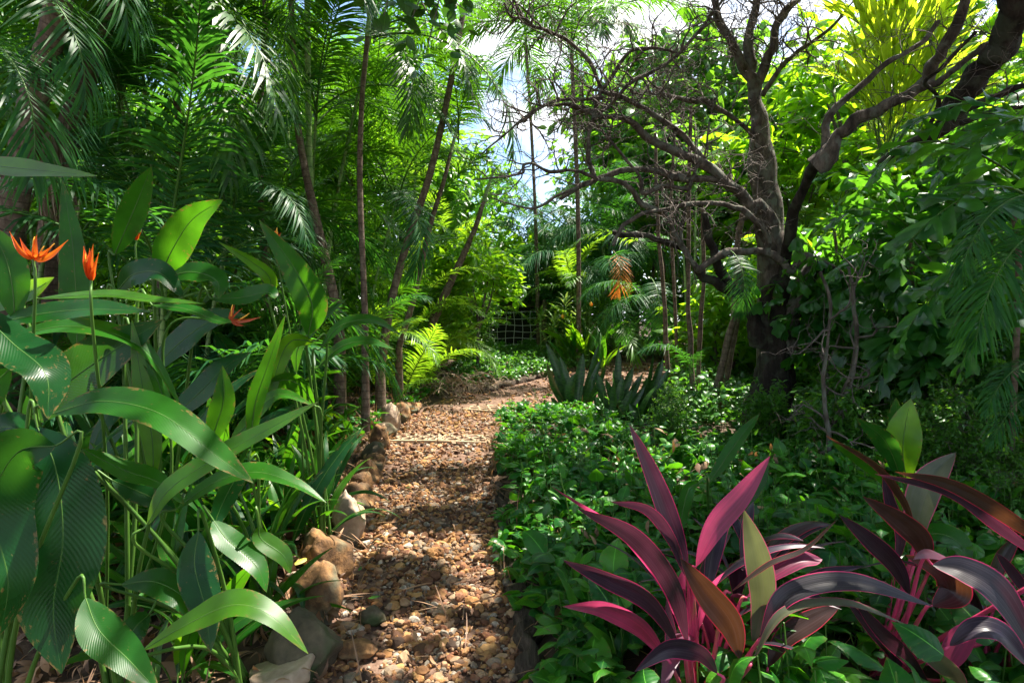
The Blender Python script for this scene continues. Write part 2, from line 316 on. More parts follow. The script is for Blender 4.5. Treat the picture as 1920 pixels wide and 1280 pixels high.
def blade(mb, c, side, w, fold=.12, nu=4, m=0, wave=0.0, seed=0, mid=True):
    """leaf blade along centreline c (n,3); side (n,3) unit across; w (n,) half widths"""
    n = len(c); T = tangents(c); side = nrm(side-T*np.sum(side*T, 1, keepdims=True)); N_ = np.cross(side, T)
    u = np.linspace(-1, 1, nu+1); t = np.linspace(0, 1, n)
    rs = np.random.default_rng(seed); p1, p2 = rs.uniform(0, 6.28, 2)
    lift = fold*np.abs(u)[None,:]*w[:,None]
    if wave: lift = lift+wave*w[:,None]*np.abs(u)**1.5*(np.sin(t*16+p1)[:,None]*(u > 0)+np.sin(t*14+p2)[:,None]*(u < 0))
    V = c[:,None,:]+side[:,None,:]*(w[:,None]*u[None,:])[:,:,None]+N_[:,None,:]*lift[:,:,None]
    U = np.stack([np.tile(u*.5+.5, (n,1)), np.tile(t[:,None], (1,nu+1))], -1)
    k = nu+1; i = np.arange(n-1)[:,None]*k; j = np.arange(nu)[None]
    mb.add(V, U, np.stack([i+j, i+j+1, i+k+j+1, i+k+j], -1).reshape(-1,4), m=m)
CAM = np.array((0,0,HC))
def px_leaf(mb, pts, wpx, Y0, Y1, tw=0, m=0, peak=.42, n=26, fold=.14, wave=.05, ea=.75, eb=.85, nu=8, twend=None, seed=1):
    """blade whose centreline runs from base to tip through picture points at the depths Y0..Y1; tw turns its face away from the camera"""
    k = len(pts); c = catmull([P(p[0], p[1], (p[2] if len(p) > 2 else Y0+(Y1-Y0)*i/(k-1))) for i, p in enumerate(pts)], n)
    T = tangents(c); t = np.linspace(0, 1, n)
    toc = nrm(CAM-c); s0 = nrm(np.cross(T, toc)); f0 = np.cross(s0, T)
    a = np.radians(tw+(0 if twend is None else (twend-tw)*t))*np.ones(n)
    side = s0*np.cos(a)[:,None]+f0*np.sin(a)[:,None]
    w = .5*wpx*c[:,1]/FPX/np.maximum(.45, np.abs(np.cos(a)))*np.maximum(lance(t, peak, ea, eb), .015)
    blade(mb, c, side, w, fold, nu, m, wave, seed)
    return c
def arc(base, az, e0, e1, Ln, n, p=1.0):
    t = np.linspace(0, 1, n); e = np.radians(e0+(e1-e0)*t**p); d = np.stack([np.cos(e)*math.cos(az), np.cos(e)*math.sin(az), np.sin(e)], 1)
    c = np.vstack([[0,0,0], np.cumsum((d[1:]+d[:-1])/2*Ln/(n-1), axis=0)])
    return c+np.asarray(base, float)

# ---------------------------------------------------------------- palm frond templates (origin at the sheath, arching along +X)
def frond_tpl(name, Lr, e0, e1, nl, ll, lw, mats, seed, a0=68, a1=22, lift=.18, droop=.35, wedge=None, pet=.16, p=1.1, jit=.1, segs=3):
    rs = np.random.default_rng(seed); mb = MB()
    n = 26; c = arc((0,0,0), 0, e0, e1, Lr, n, p); c[:,1] += .05*Lr*np.sin(np.linspace(0, 2.2, n)+rs.uniform(0,1))*np.linspace(0,1,n)
    tube(mb, c, np.linspace(.011, .002, n)*Lr/1.8+.001, 5, m=1)
    T = tangents(c); tt = np.linspace(pet, .995, nl)
    for i, t in enumerate(tt):
        for sd in (-1, 1):
            t_ = min(.999, t+rs.uniform(-.3,.3)/nl); f = t_*(n-1); k = min(int(f), n-2); f -= k
            b = c[k]*(1-f)+c[k+1]*f; Tn = T[k]; S_ = nrm(np.cross((0,0,1), Tn)); U_ = np.cross(Tn, S_)
            a = R(a0+(a1-a0)*((t-pet)/(1-pet))**1.2+rs.normal(0,5))
            x = (t-pet)/(1-pet); l = ll*(.45+.75*math.sin(math.pi*min(1, .15+x*.9))**.8)*rs.uniform(.9,1.06)*(1 if x < .9 else .8)
            d = nrm(math.cos(a)*Tn+math.sin(a)*sd*S_+(lift+rs.normal(0,jit))*U_)
            s = np.linspace(0, 1, segs+1)
            dr = droop*rs.uniform(.6,1.4)
            pts = b+d*(s*l)[:,None]; pts[:,2] -= dr*l*s**2.2
            wv = nrm(np.cross(d, U_)+rs.normal(0,.18,3))
            if wedge is None:
                w = lw*.5*np.interp(s, [0,.15,.5,.8,1], [.35,.9,1,.62,.04])
                V = np.stack([pts-wv*w[:,None], pts+wv*w[:,None]], 1)
                q = np.arange(segs)[:,None]*2
                mb.add(V, np.stack([np.tile([0.,1.], (segs+1,1)), np.tile(s[:,None], (1,2))], -1), np.hstack([q, q+1, q+3, q+2]), m=0)
            else:
                nu = 4; u = np.linspace(-1, 1, nu+1); w = wedge*l*.5*(.06+.94*s**.9)
                V = pts[:,None,:]+wv[None,None,:]*(w[:,None]*u[None])[:,:,None]
                jag = rs.uniform(-.38, .14, nu+1); V[-1] += d[None]*(jag*l)[:,None]; V += (U_*.12*l*.5)[None,None]*((np.abs(u)[None,:,None])*s[:,None,None])
                kk = nu+1; ii = np.arange(segs)[:,None]*kk; jj = np.arange(nu)[None]
                mb.add(V, np.stack([np.tile(u*.5+.5, (segs+1,1)), np.tile(s[:,None], (1,kk))], -1), np.stack([ii+jj, ii+jj+1, ii+kk+jj+1, ii+kk+jj], -1).reshape(-1,4), m=0)
    me = mb.mesh(name, mats)
    me['_c'] = [float(x) for x in c[-1]]
    return me
F = {}
def mkset(key, mats, **kw):
    base = dict(nl=58, ll=.44, lw=.024)
    base.update(kw)
    F[key] = [frond_tpl('frond', 1.9, 80, 20, mats=mats, seed=1, **base),
              frond_tpl('frond', 2.0, 70, -15, mats=mats, seed=2, **base),
              frond_tpl('frond', 2.1, 55, -45, mats=mats, seed=3, **base),
              frond_tpl('frond', 1.9, 35, -70, mats=mats, seed=4, **base),
              frond_tpl('frond', 1.8, 10, -80, mats=mats, seed=5, **base)]
mkset('areca', ('palm','stem'))
mkset('blue', ('palm_blue','stem'), droop=.5)
mkset('lime', ('palm_lime','stem'), nl=46, lw=.026, ll=.4)
mkset('date', ('palm_blue','stem'), nl=64, ll=.5, lw=.02, droop=.55, a0=75)
mkset('wedge', ('fish','stem'), nl=13, ll=.30, wedge=.62, a0=62, jit=.3, droop=.3)
mkset('ruffle', ('palm_yellow','stem'), nl=20, ll=.62, wedge=.115, a0=40, a1=12, jit=.12, droop=.12)
mkset('dead', ('palm_dead','fibre'), nl=24, lw=.03, ll=.62, droop=.25, a0=50)
ELV = [50, 28, 5, -18, -35]     # elevation of each template's chord
def put_frond(parent, key, i, base, az, scale=1.0, tilt=0.0, roll=0.0, label=None, free=False):
    """base in world coordinates"""
    me = F[key][i]; loc = Vector(base)-parent.location
    if base[2] > 1.5 and not free:
        q = np.linspace(0, 1, 6)[:,None]; ce = np.array(me['_c']); u_ = np.array((math.cos(az)*ce[0], math.sin(az)*ce[0], ce[2]+.0))*scale
        if in_lit(np.asarray(base, float)+q*u_+np.array((0,0,.35))*np.sin(q*3.14)): return None
    mt = Matrix.Translation(loc) @ Matrix.Rotation(az, 4, 'Z') @ Matrix.Rotation(-tilt, 4, 'Y') @ Matrix.Rotation(roll, 4, 'X') @ Matrix.Scale(scale, 4)
    return child('frond', me, parent, mt, label)
def frond_px(parent, key, i, a, b, roll=0.0, wide=1.0, label=None):
    """frond from world point a to world point b"""
    me = F[key][i]; ce = Vector(me['_c']); d = Vector(b)-Vector(a)
    def frame(x):
        x = x.normalized(); y = Vector((0,0,1)).cross(x)
        if y.length < .05: y = Vector((0,1,0))
        y.normalize(); return Matrix((x, y, x.cross(y))).transposed()
    s = d.length/ce.length
    rot = (frame(d) @ Matrix.Rotation(roll, 3, 'X') @ frame(ce).transposed()).to_4x4()
    mt = Matrix.Translation(Vector(a)-parent.location) @ rot @ Matrix.Scale(s, 4)
    return child('frond', me, parent, mt, label)
def crown(parent, key, top, n, scale=1.0, spread=(0,1,2,3), az0=None, free=False):
    az0 = rng.uniform(0, 6.28) if az0 is None else az0
    for k in range(n):
        put_frond(parent, key, spread[k % len(spread)], np.asarray(top)-(0,0,.04*k), az0+k*2.4+rng.uniform(-.3,.3), scale*rng.uniform(.85,1.12), R(rng.uniform(-8,8)), R(rng.uniform(-15,15)), free=free)

# ---------------------------------------------------------------- setting: ground and path
def build_ground():
    xs = np.concatenate([-np.geomspace(120, 6, 16), np.arange(-5.8, 5.85, .1), np.geomspace(6, 120, 16)])
    ys = np.concatenate([[-120,-50,-20,-8,-3], np.arange(-1, 16, .1), np.geomspace(16.2, 200, 18)])
    X, Y = np.meshgrid(xs, ys); Z = gz(X, Y)
    near = (np.abs(X) < 6) & (Y < 16)
    Z = Z+np.where(near & ~on_path(X, Y, .12), rng.normal(0, .012, X.shape)+.03, 0)-np.where(on_path(X, Y, .1), .025, 0)
    mb = MB(); nx = len(xs); i = np.arange(len(ys)-1)[:,None]*nx; j = np.arange(nx-1)[None]
    mb.add(np.stack([X,Y,Z], -1), None, np.stack([i+j, i+j+1, i+nx+j+1, i+nx+j], -1).reshape(-1,4))
    tag(mb.build('ground', ['soil']), kind='structure')
    mb = MB(); ys = np.linspace(-1.5, LE[-1,1]+.25, 90); n = 14
    V = []
    for y in ys:
        a, b = (pl(y), pr(y)) if y > LE[0,1] else (pl(LE[0,1]), pr(LE[0,1]))
        for k in range(n+1):
            x = a+(b-a)*k/n; V.append((x, y, float(gz(x,y))-.008+rng.normal(0,.004)))
    i = np.arange(len(ys)-1)[:,None]*(n+1); j = np.arange(n)[None]
    mb.add(V, None, np.stack([i+j, i+j+1, i+n+1+j+1, i+n+1+j], -1).reshape(-1,4))
    tag(mb.build('path', ['pathsoil']), kind='structure')
build_ground()

def ico(sub):
    import bmesh
    bm = bmesh.new(); bmesh.ops.create_icosphere(bm, subdivisions=sub, radius=1)
    V = np.array([v.co[:] for v in bm.verts]); T = np.array([[v.index for v in f.verts] for f in bm.faces]); bm.free()
    return V, T
def rock_tpl(sub, seed, amp=.35, planes=7):
    V, T = ico(sub); rs = np.random.default_rng(seed); d = V.copy()
    for k in range(planes):                      # cut flats so the stone is angular
        nn = nrm(rs.normal(size=3)); h = rs.uniform(.5, .85); q = d @ nn; d = d-np.outer(np.maximum(q-h, 0), nn)
    d *= (1+amp*.25*rs.normal(size=(len(V),1)) if sub < 2 else 1)
    if sub >= 2: d = np.array([v*(1+amp*.35*mnoise.noise(Vector(v)*2.2+Vector((seed,0,0)))+amp*.12*mnoise.noise(Vector(v)*6+Vector((0,seed,0)))) for v in d])
    return (d, np.zeros((len(d),2)), np.zeros((0,4),int), T, np.zeros(0,int), np.zeros(len(T),int))
def rot_rand(k, tilt=1.0):
    a = rng.uniform(0, 2*np.pi, k); q = rng.normal(size=(k,3)); q[:,2] += 2.5*(1-tilt); z = nrm(q)
    x = nrm(np.cross(np.stack([np.cos(a), np.sin(a), np.zeros(k)], 1)+1e-3, z)); y = np.cross(z, x)
    return np.stack([x, y, z], 1)
PAV = [((716,828),(912,833),.33),((868,768),(948,776),.4)]
def paver_zone(x, y):
    z = np.zeros(x.shape, bool)
    for a, b, d in PAV:
        A, B = G(*a), G(*b); t = (x-A[0])/(B[0]-A[0]); yy = A[1]+t*(B[1]-A[1]); z |= (t > -.02)&(t < 1.02)&(y > yy-.01)&(y < yy+d+.01)
    return z & (rng.random(x.shape) < .93)
def gravel():
    mb = MB()
    for lo, hi, dens, sub, rm in ((1.6,4.3,1500,2,.0165),(4.3,7.0,1150,1,.0165),(7.0,LE[-1,1],380,1,.018),(1.6,4.6,2200,1,.007)):
        area = (hi-lo)*2.2; k = int(dens*area); ej = lambda y: .035*np.sin(y*9.1)+.03*np.sin(y*23+1)
        y = rng.uniform(lo, hi, k); x = rng.uniform(-2.2, 3.5, k) if hi > 7.5 else rng.uniform(-1.4, .9, k)
        sp = mnoise; dirt = np.array([sp.noise(Vector((a_*2.2,b_*2.2,3))) for a_, b_ in zip(x, y)])
        ok = on_path(x-np.where(x > (pl(y)+pr(y))/2, ej(y), 0), y, .02)&~paver_zone(x,y)&((dirt < .18)|(rng.random(k) < .45)); x, y = x[ok], y[ok]; k = len(x)
        r = rm*np.exp(rng.normal(0, .38, k)).clip(.45, 2.2)
        A = rot_rand(k, .6)*(r[:,None]*rng.uniform(.5,1.35,(k,3)))[:,:,None]; A[:,:,2] *= .75
        t = np.stack([x, y, gz(x,y)-.004+r*.1+rng.uniform(0,.008,k)], 1)
        tp = [rock_tpl(sub, 50+q) for q in range(8)]; w = rng.integers(0, 8, k)
        for q in range(8): mb.inst(tp[q], A[w==q], t[w==q])
    o = mb.build('gravel', ['gravel'], smooth=False); tag(o, 'rust and ochre crushed stone gravel covering the path', 'gravel', kind='stuff')
gravel()
def boulder(px, py, wpx, hpx, label, mt='stone', seed=0, depth=1.0, tall=1.0, lean=0, name='edging_stone', grp='edging stones along the left side of the path', sink=.42, yaw=0):
    g = G(px, py); Y = g[1]; w = 1.25*wpx*Y/FPX/2; h = 1.08*hpx*Y/FPX/2
    V, T = ico(4); tp = rock_tpl(4, seed+200, .5, 8); d = tp[0]*np.array((w, w*depth, h))
    ca, sa = math.cos(yaw), math.sin(yaw); d = d @ np.array([[ca,sa,0],[-sa,ca,0],[0,0,1]])
    d[:,0] += d[:,2]*lean; d[:,2] += h*(1-sink)
    mb = MB(); mb.add(d+np.array((g[0], g[1], float(gz(g[0],g[1])))), None, None, tp[3])
    o = mb.build(name, [mt], org=(g[0], g[1], float(gz(g[0],g[1])))); return tag(o, label, 'stone', grp)
boulder(535,1300,100,95,'tan edging stone lowest in the row, at the picture bottom edge','stone_pale',1)
boulder(572,1262,112,150,'large dark mossy edging stone between two tan ones near the bottom','stone_dark',2, depth=.9)
boulder(590,1165,90,150,'mottled grey and tan upright edging stone beside a yellow fallen leaf','stone',3, depth=.8)
boulder(615,1080,78,120,'rounded orange tan edging stone with a sunlit top','stone',4, depth=.9)
boulder(655,1010,50,120,'pale slab standing on edge, sunlit along its right side','stone_pale',5, depth=.5, lean=.15)
boulder(672,955,50,70,'brown squat edging stone just beyond the pale upright slab','stone',6)
boulder(690,905,40,62,'reddish small edging stone halfway along the row','stone',7)
boulder(700,868,34,50,'grey brown small edging stone below the first lattice paver','stone_dark',8)
boulder(712,838,34,50,'brick coloured blocky edging stone at the first lattice paver','stone',9)
boulder(730,806,34,60,'pale jagged stone standing upright beyond the first lattice paver','stone_pale',10, depth=.7)
boulder(752,790,32,42,'reddish brown block behind the pale jagged stone','stone',11)
boulder(648,985,60,70,'ochre block wedged behind the pale upright slab','stone',21)
boulder(560,1120,60,60,'small tan stone half sunk behind the mottled upright one','stone_pale',22)
boulder(677,925,44,50,'rust brown stone set back from the row at its middle','stone',23)
boulder(705,882,36,40,'small ochre stone in the row nearest the reddish one','stone',24)
boulder(722,822,36,36,'low buried stone at the end of the first lattice paver','stone_dark',25)
boulder(770,772,36,30,'low brown stone where the path bends right','stone',26)
boulder(500,1330,100,60,'whitish stone tip showing at the bottom left of the path','stone_pale',12)
boulder(668,1232,60,34,'smooth oval river stone lying in the gravel near the bottom','stone',13, name='river_stone', grp='loose stones on the path', sink=.2, depth=.7)
boulder(700,1162,46,34,'dark angular stone in the gravel above the oval river stone','stone_dark',14, name='loose_stone', grp='loose stones on the path')
# right log kerb
def log_edge(pts, r, label, seed):
    g = [G(*p) for p in pts]; c = catmull(g, 60); c[:,2] = gz(c[:,0], c[:,1])+r*.55
    c[:,0] += .012*np.sin(np.arange(60)*.5+seed)
    mb = MB(); c[:,2] -= r*.35; tube(mb, c, r*(1+.2*np.sin(np.arange(60)*.35+seed)), 14, rough=.3, seed=seed); o = mb.build('log_edging', ['log'], org=tuple(c[0])); tag(o, label, 'log', 'log edging on the right of the path')
log_edge([(1015,1340),(992,1220),(975,1110)], .045, 'rotting split log edging the path at the bottom right', 1)
log_edge([(966,1090),(950,1000),(936,930),(922,890)], .036, 'weathered log edging beside the sunlit middle of the gravel', 5)
log_edge([(1010,708),(960,720),(900,736)], .05, 'brown log lying across the far bend under the leafy patch', 9)
# lattice pavers
def lattice(pxa, pxb, depth, label, seed):
    a, b = G(*pxa), G(*pxb); d = nrm((b-a)[:2]); Lx = np.linalg.norm((b-a)[:2]); nv = np.array((-d[1], d[0])); mb = MB()
    z = float(gz(*((a+b)/2)[:2]))+.022
    def bar(p, q, w, h=.022):
        p, q = np.array(p), np.array(q); t = nrm(q-p); s = np.array((-t[1], t[0]))*w/2
        V = [(*(p-s), z-h),(*(p+s), z-h),(*(q+s), z-h),(*(q-s), z-h),(*(p-s), z),(*(p+s), z),(*(q+s), z),(*(q-s), z)]
        mb.add(V, None, [(4,5,6,7),(0,1,5,4),(1,2,6,5),(2,3,7,6),(3,0,4,7)])
    A = a[:2]; c = lambda u, v: A+d*u*Lx+nv*v*depth
    for v in (0, 1): bar(c(0,v), c(1,v), .035, .024)
    for u in (0, 1): bar(c(u,0.03), c(u,.97), .035, .026)
    k = max(3, int(Lx/.13))
    for i in range(-1, k+1):
        for s_ in (1, -1):
            u0, u1 = (i+.0)/k, (i+1.6)/k
            if s_ < 0: u0, u1 = u1, u0
            v0, v1 = 0.04, .96
            if u0 < 0: v0 += (v1-v0)*(0-u0)/(u1-u0); u0 = 0
            if u1 > 1: v1 = v0+(v1-v0)*(1-u0)/(u1-u0); u1 = 1
            if u1 < 0: v1 = v0+(v1-v0)*(0-u0)/(u1-u0); u1 = 0
            if u0 > 1: v0 = v1-(v1-v0)*(1-u1)/(u0-u1); u0 = 1
            if v1-v0 > .08: bar(c(u0,v0), c(u1,v1), .022, .02+.001*s_)
    o = mb.build('lattice_paver', ['paver'], org=(a[0],a[1],z), smooth=False); tag(o, label, 'paver', 'lattice pavers set across the path')
lattice((716,828),(818,829), .33, 'left one of two clay lattice pavers across the path', 1)
lattice((822,829),(912,833), .33, 'right one of two clay lattice pavers, ending at the leafy edge', 2)
lattice((868,768),(948,776), .4, 'farther clay lattice paver lying before the bend', 3)

# ---------------------------------------------------------------- litter and twigs
def quadleaf(nv=4, nu=2, wr=.4, curl=.3, seed=0, peak=.45):
    mb = MB(); t = np.linspace(0, 1, nv+1); c = np.stack([t, 0*t, curl*(t-.5)**2*-1.2+curl*.3], 1)
    blade(mb, c, np.tile((0.,1,0), (nv+1,1)), np.maximum(wr*.5*lance(t, peak, .8, .9), .004), fold=.25, nu=nu)
    return mb.get()
def litter():
    mb = MB(); tp = [quadleaf(5, 2, w, c) for w, c in ((.38,.5),(.3,.9),(.5,-.4),(.16,1.2))]
    regs = [(-2.3,-.1,1.4,7,560),(.2,1.3,1.6,6,110),(-3.2,3.2,6,14,40)]
    for x0,x1,y0,y1,den in regs:
        k = int((x1-x0)*(y1-y0)*den); x = rng.uniform(x0,x1,k); y = rng.uniform(y0,y1,k)
        inp = on_path(x, y, -.02); keep = ~inp | (rng.random(k) < .16); x, y = x[keep], y[keep]; k = len(x)
        A = rot_rand(k, .45)*rng.uniform(.03,.12,(k,1,1))*np.where(on_path(x,y), .55, 1)[:,None,None]; t = np.stack([x, y, gz(x,y)+.03+rng.uniform(0,.05,k)-np.where(on_path(x,y,-.02), .02, 0)], 1)
        w = rng.integers(0, 4, k)
        for q in range(4): mb.inst(tp[q], A[w==q], t[w==q])
    k = 240; x = rng.uniform(.35, 3.6, k); y = rng.uniform(2.0, 5.8, k); s = ~on_path(x, y, .05); x, y = x[s], y[s]; k = len(x)
    mb.inst(tp[0], rot_rand(k, .4)*rng.uniform(.05,.13,(k,1,1)), np.stack([x, y, gz(x,y)+rng.uniform(.1,.27,k)], 1))
    # thin dead straw
    k = 2600; x = rng.uniform(-2.2, 1.2, k); y = rng.uniform(1.6, 8, k); s = ~on_path(x, y, -.03) | (rng.random(k) < .16); x, y = x[s], y[s]; k = len(x)
    tq = quadleaf(4, 1, .03, .15); A = rot_rand(k, .3)*rng.uniform(.08,.28,(k,1,1)); mb.inst(tq, A, np.stack([x, y, gz(x,y)+.035+rng.uniform(0,.03,k)], 1))
    o = mb.build('leaf_litter', ['litter']); tag(o, 'brown dead leaves and straw lying over the beds', 'leaf litter', kind='stuff')
litter()

# ---------------------------------------------------------------- ground cover (uncountable)
def heart_tpl(seed, L_=1.0, wr=.72, nv=6, nu=4, curl=.5):
    mb = MB(); t = np.linspace(0, 1, nv+1); rs = np.random.default_rng(seed)
    c = np.stack([t*L_, .04*np.sin(t*3+seed), curl*.5*np.sin(t*2.2)-.35*curl*t**2], 1)
    w = wr*.5*np.interp(t, [0,.08,.25,.45,.7,.88,1], [.35,.78,1,.95,.6,.25,.01])
    blade(mb, c, np.tile((0.,1,0), (nv+1,1)), w, fold=.28+.1*rs.random(), nu=nu, wave=.08, seed=seed)
    return mb.get()
HT = [heart_tpl(i, wr=w, curl=c) for i, (w, c) in enumerate(((.75,.4),(.62,.7),(.8,.25),(.55,.6)))]
HTF = [heart_tpl(i+9, wr=w, curl=c, nv=4, nu=2) for i, (w, c) in enumerate(((.7,.4),(.55,.6)))]
def dirs_frame(az, el, roll):
    """rows x,y,z : x along the leaf"""
    x = np.stack([np.cos(el)*np.cos(az), np.cos(el)*np.sin(az), np.sin(el)], 1)
    y = nrm(np.cross((0,0,1.), x)); z = np.cross(x, y); cr, sr = np.cos(roll)[:,None], np.sin(roll)[:,None]
    return np.stack([x, y*cr+z*sr, z*cr-y*sr], 1)
def cover(name, label, xs, ys, test, size, hgt, tpls, mats, per=6, stems=True, group=None):
    mb = MB(); hol = np.array([mnoise.noise(Vector((a_*1.9,b_*1.9,7))) for a_, b_ in zip(xs, ys)])
    k = len(xs); ok = test(xs, ys)&((hol > -.16)|(rng.random(k) < .35)); xs, ys = xs[ok], ys[ok]; k = len(xs)
    for i in range(per):
        a = rng.uniform(0, 6.28, k)+i*2.4; lvl = rng.uniform(.25, 1, k); h = hgt(xs, ys)*lvl
        rr = rng.uniform(.0, .05, k); x = xs+rr*np.cos(a); y = ys+rr*np.sin(a)
        el = np.radians(rng.normal(-5, 26, k)); ro = np.radians(rng.normal(0, 22, k)); s = size(xs, ys)*rng.uniform(.55,1.25,k)
        A = dirs_frame(a, el, ro)*s[:,None,None]; t = np.stack([x, y, gz(x,y)+h], 1)
        w = rng.integers(0, len(tpls), k)
        for q in range(len(tpls)): mb.inst(tpls[q], A[w==q], t[w==q])
    if stems:
        sb = MB(); tube(sb, np.array([(0,0,0),(.05,0,.5),(0,.03,1.)]), .012, 3); st = sb.get(); st = (*st[:4], st[4]+1, st[5]+1)
        h = hgt(xs, ys); A = np.zeros((k,3,3)); A[:,0,0] = .25; A[:,1,1] = .25; A[:,2,2] = h; A[:,2,0] = rng.normal(0,.03,k)
        mb.inst(st, A, np.stack([xs, ys, gz(xs,ys)], 1))
    o = mb.build(name, mats); tag(o, label, 'ground cover', kind='stuff')
def near_right(x, y): return (x > pr(y)+np.interp(y,[4.6,5.6],[.05,-.07])+.05*np.sin(y*3.3)+.03*np.sin(y*11)) & ~((x-1.98)**2+(y-5.9)**2 < .1)
def hgt1(x, y): return np.clip(.10+.9*(x-pr(y)), .10, np.interp(y, [4,5.4], [.25,.12]))*(1+.45*np.sin(x*3.1+y)*np.sin(y*2.3+x))*rng.uniform(.7,1.35,x.shape)
k = 3800
x = rng.uniform(-.1, 4.6, k); y = 1.15+5.9*rng.random(k)**.9
cover('ground_cover', 'dense quilted heart-leaved creeper filling the bed right of the path', x, y, near_right, lambda x, y: np.interp(y, [2.2,3,4.5,6], [.108,.098,.086,.08])+.05*(np.sin(x*5+y*3) > .2)*rng.uniform(-.6,1.2,x.shape), hgt1, HT, ['cover','stem'], per=7)
k = 420; x = rng.uniform(.2, 4.2, k); y = rng.uniform(2.2, 6.4, k)
cover('ground_cover', 'taller pale green shoots standing out of the creeper bed', x, y, lambda x, y: near_right(x-.1, y), lambda x, y: .08+0*x, lambda x, y: rng.uniform(.22,.42,x.shape), [heart_tpl(21, wr=.45, curl=.3), heart_tpl(22, wr=.38, curl=.6)], ['cover_far','stem'], per=7)
k = 1500; x = rng.uniform(-.95, 1.9, k); y = rng.uniform(8.6, 13, k)
cover('ground_cover', 'far patch of green creeping leaves in front of the wire gate', x, y, lambda x, y: ~on_path(x, y, .05) & (x < 1.6-.2*(12-y)) , lambda x, y: .085+0*x, lambda x, y: .16+.1*np.sin(x*4)**2, HTF, ['cover_far','stem'], per=6)
k = 2600; x = rng.uniform(1.5, 7, k); y = rng.uniform(6, 12, k)
cover('ground_cover', 'lime and green leafy undergrowth behind the dark tree trunk', x, y, lambda x, y: ~on_path(x, y, .1) & (x > 1.6+(y-6)*.1), lambda x, y: .10+0*x, lambda x, y: .25+.2*np.sin(x*2)**2, HTF, ['cover_far','stem'], per=6)
k = 260; x = rng.uniform(-1.9, -.5, k); y = rng.uniform(5.4, 9.5, k)
cover('ground_cover', 'scattered dark leafy seedlings along the left side of the path', x, y, lambda x, y: (x < pl(y)-.06) & (x > pl(y)-.7), lambda x, y: .10+0*x, lambda x, y: .12+0*x, HT, ['cover','stem'], per=5)
# ---------------------------------------------------------------- heliconias (left foreground), leaf by leaf
HM = ['heli','heli_dark','heli_lime','stem']
def px_plant(name, bx, by, leaves, label, cat, group, mats, stem_m, stem_r=.006, part='leaf', base=None, petiole=True, fold=.14, ws=1.0, rib=True):
    """leaves: (points, width px, Y0, Y1, material index, tw, peak[, label])"""
    b = G(bx, by) if base is None else np.array((base[0], base[1], float(gz(base[0], base[1]))))
    t = thing(name, tuple(b), label, cat, group)
    for i, lf in enumerate(leaves):
        pts, w, Y0, Y1, mi, tw, pk = lf[:7]; mb = MB(); kw = lf[8] if len(lf) > 8 else {}
        c = px_leaf(mb, pts, w*ws, Y0, Y1, tw, mi, pk, seed=i+abs(int(bx)), **{**dict(fold=fold), **kw})
        # midrib, then the stalk back to the plant's base
        if rib: tube(mb, c[:-3]-nrm(np.cross(tangents(c)[:-3], (1e-4,0,1)))*0, np.linspace(.0022, .0007, len(c)-3)*(Y0/2), 5, m=stem_m)
        if petiole:
            T0 = tangents(c)[0]; s = catmull([b+rng.normal(0,.02,3)*(1,1,0), b*.55+c[0]*.45+np.array((0,0,.10 if rib else .0)), c[0]-T0*(.06 if rib else .03), c[0]], 16)
            tube(mb, s, np.linspace(stem_r*1.5, .0034*(Y0/2), 16), 6, m=stem_m)
        o = mb.build(part, mats, t)
        if len(lf) > 7 and lf[7]: o['label'] = lf[7]
    return t
HG = 'heliconias growing left of the path'
px_plant('heliconia', 60, 1500, [
  ([(105,835),(30,850),(-15,950),(15,1085),(0,1190)], 165, 1.55, 1.5, 1, 10, .45, 'huge drooping dark leaf at the left edge'),
  ([(70,800),(105,880),(118,1010),(100,1140),(115,1262)], 185, 1.7, 1.6, 1, -12, .5, 'huge hanging leaf with closely ribbed surface'),
  ([(160,1120),(185,1180),(240,1235),(300,1300)], 95, 1.6, 1.5, 0, 15, .4),
  ([(-60,560),(20,640),(85,700),(90,785)], 105, 1.7, 1.6, 1, 25, .55),
  ([(20,690),(-30,740),(-40,800)], 80, 1.8, 1.7, 0, 10, .5),
], 'large heliconia with huge dark drooping leaves at the left bottom corner', 'heliconia', HG, HM, 3, ws=.76, base=(-1.55,1.75))
px_plant('heliconia', 160, 1400, [
  ([(35,800),(110,730),(200,665),(305,600)], 120, 2.0, 1.9, 1, 25, .5, 'broad blue green leaf with a sunlit patch'),
  ([(-30,612),(80,588),(180,580),(285,585)], 48, 1.9, 1.8, 0, 50, .45, 'long level leaf with pale sunlit streaks'),
  ([(70,560),(190,552),(290,562),(385,570)], 22, 2.0, 1.9, 2, 65, .4),
  ([(-10,640),(120,612),(220,628),(285,672),(345,775)], 40, 1.9, 1.9, 0, 60, .4),
  ([(285,572),(350,580),(410,602),(435,605)], 24, 2.0, 1.9, 0, 60, .4),
  ([(100,775),(190,752),(300,775),(400,850),(475,905)], 82, 1.7, 1.55, 0, 35, .5, 'long arching leaf with round sun spots'),
  ([(288,905),(285,820),(268,730),(247,598)], 50, 1.9, 1.9, 2, 10, .5, 'narrow upright yellow green leaf'),
  ([(250,640),(290,700),(320,790),(345,810)], 32, 1.95, 1.85, 0, 40, .4),
], 'heliconia with long level leaves crossing the left of the picture', 'heliconia', HG, HM, 3, ws=.76, base=(-1.3,1.95))
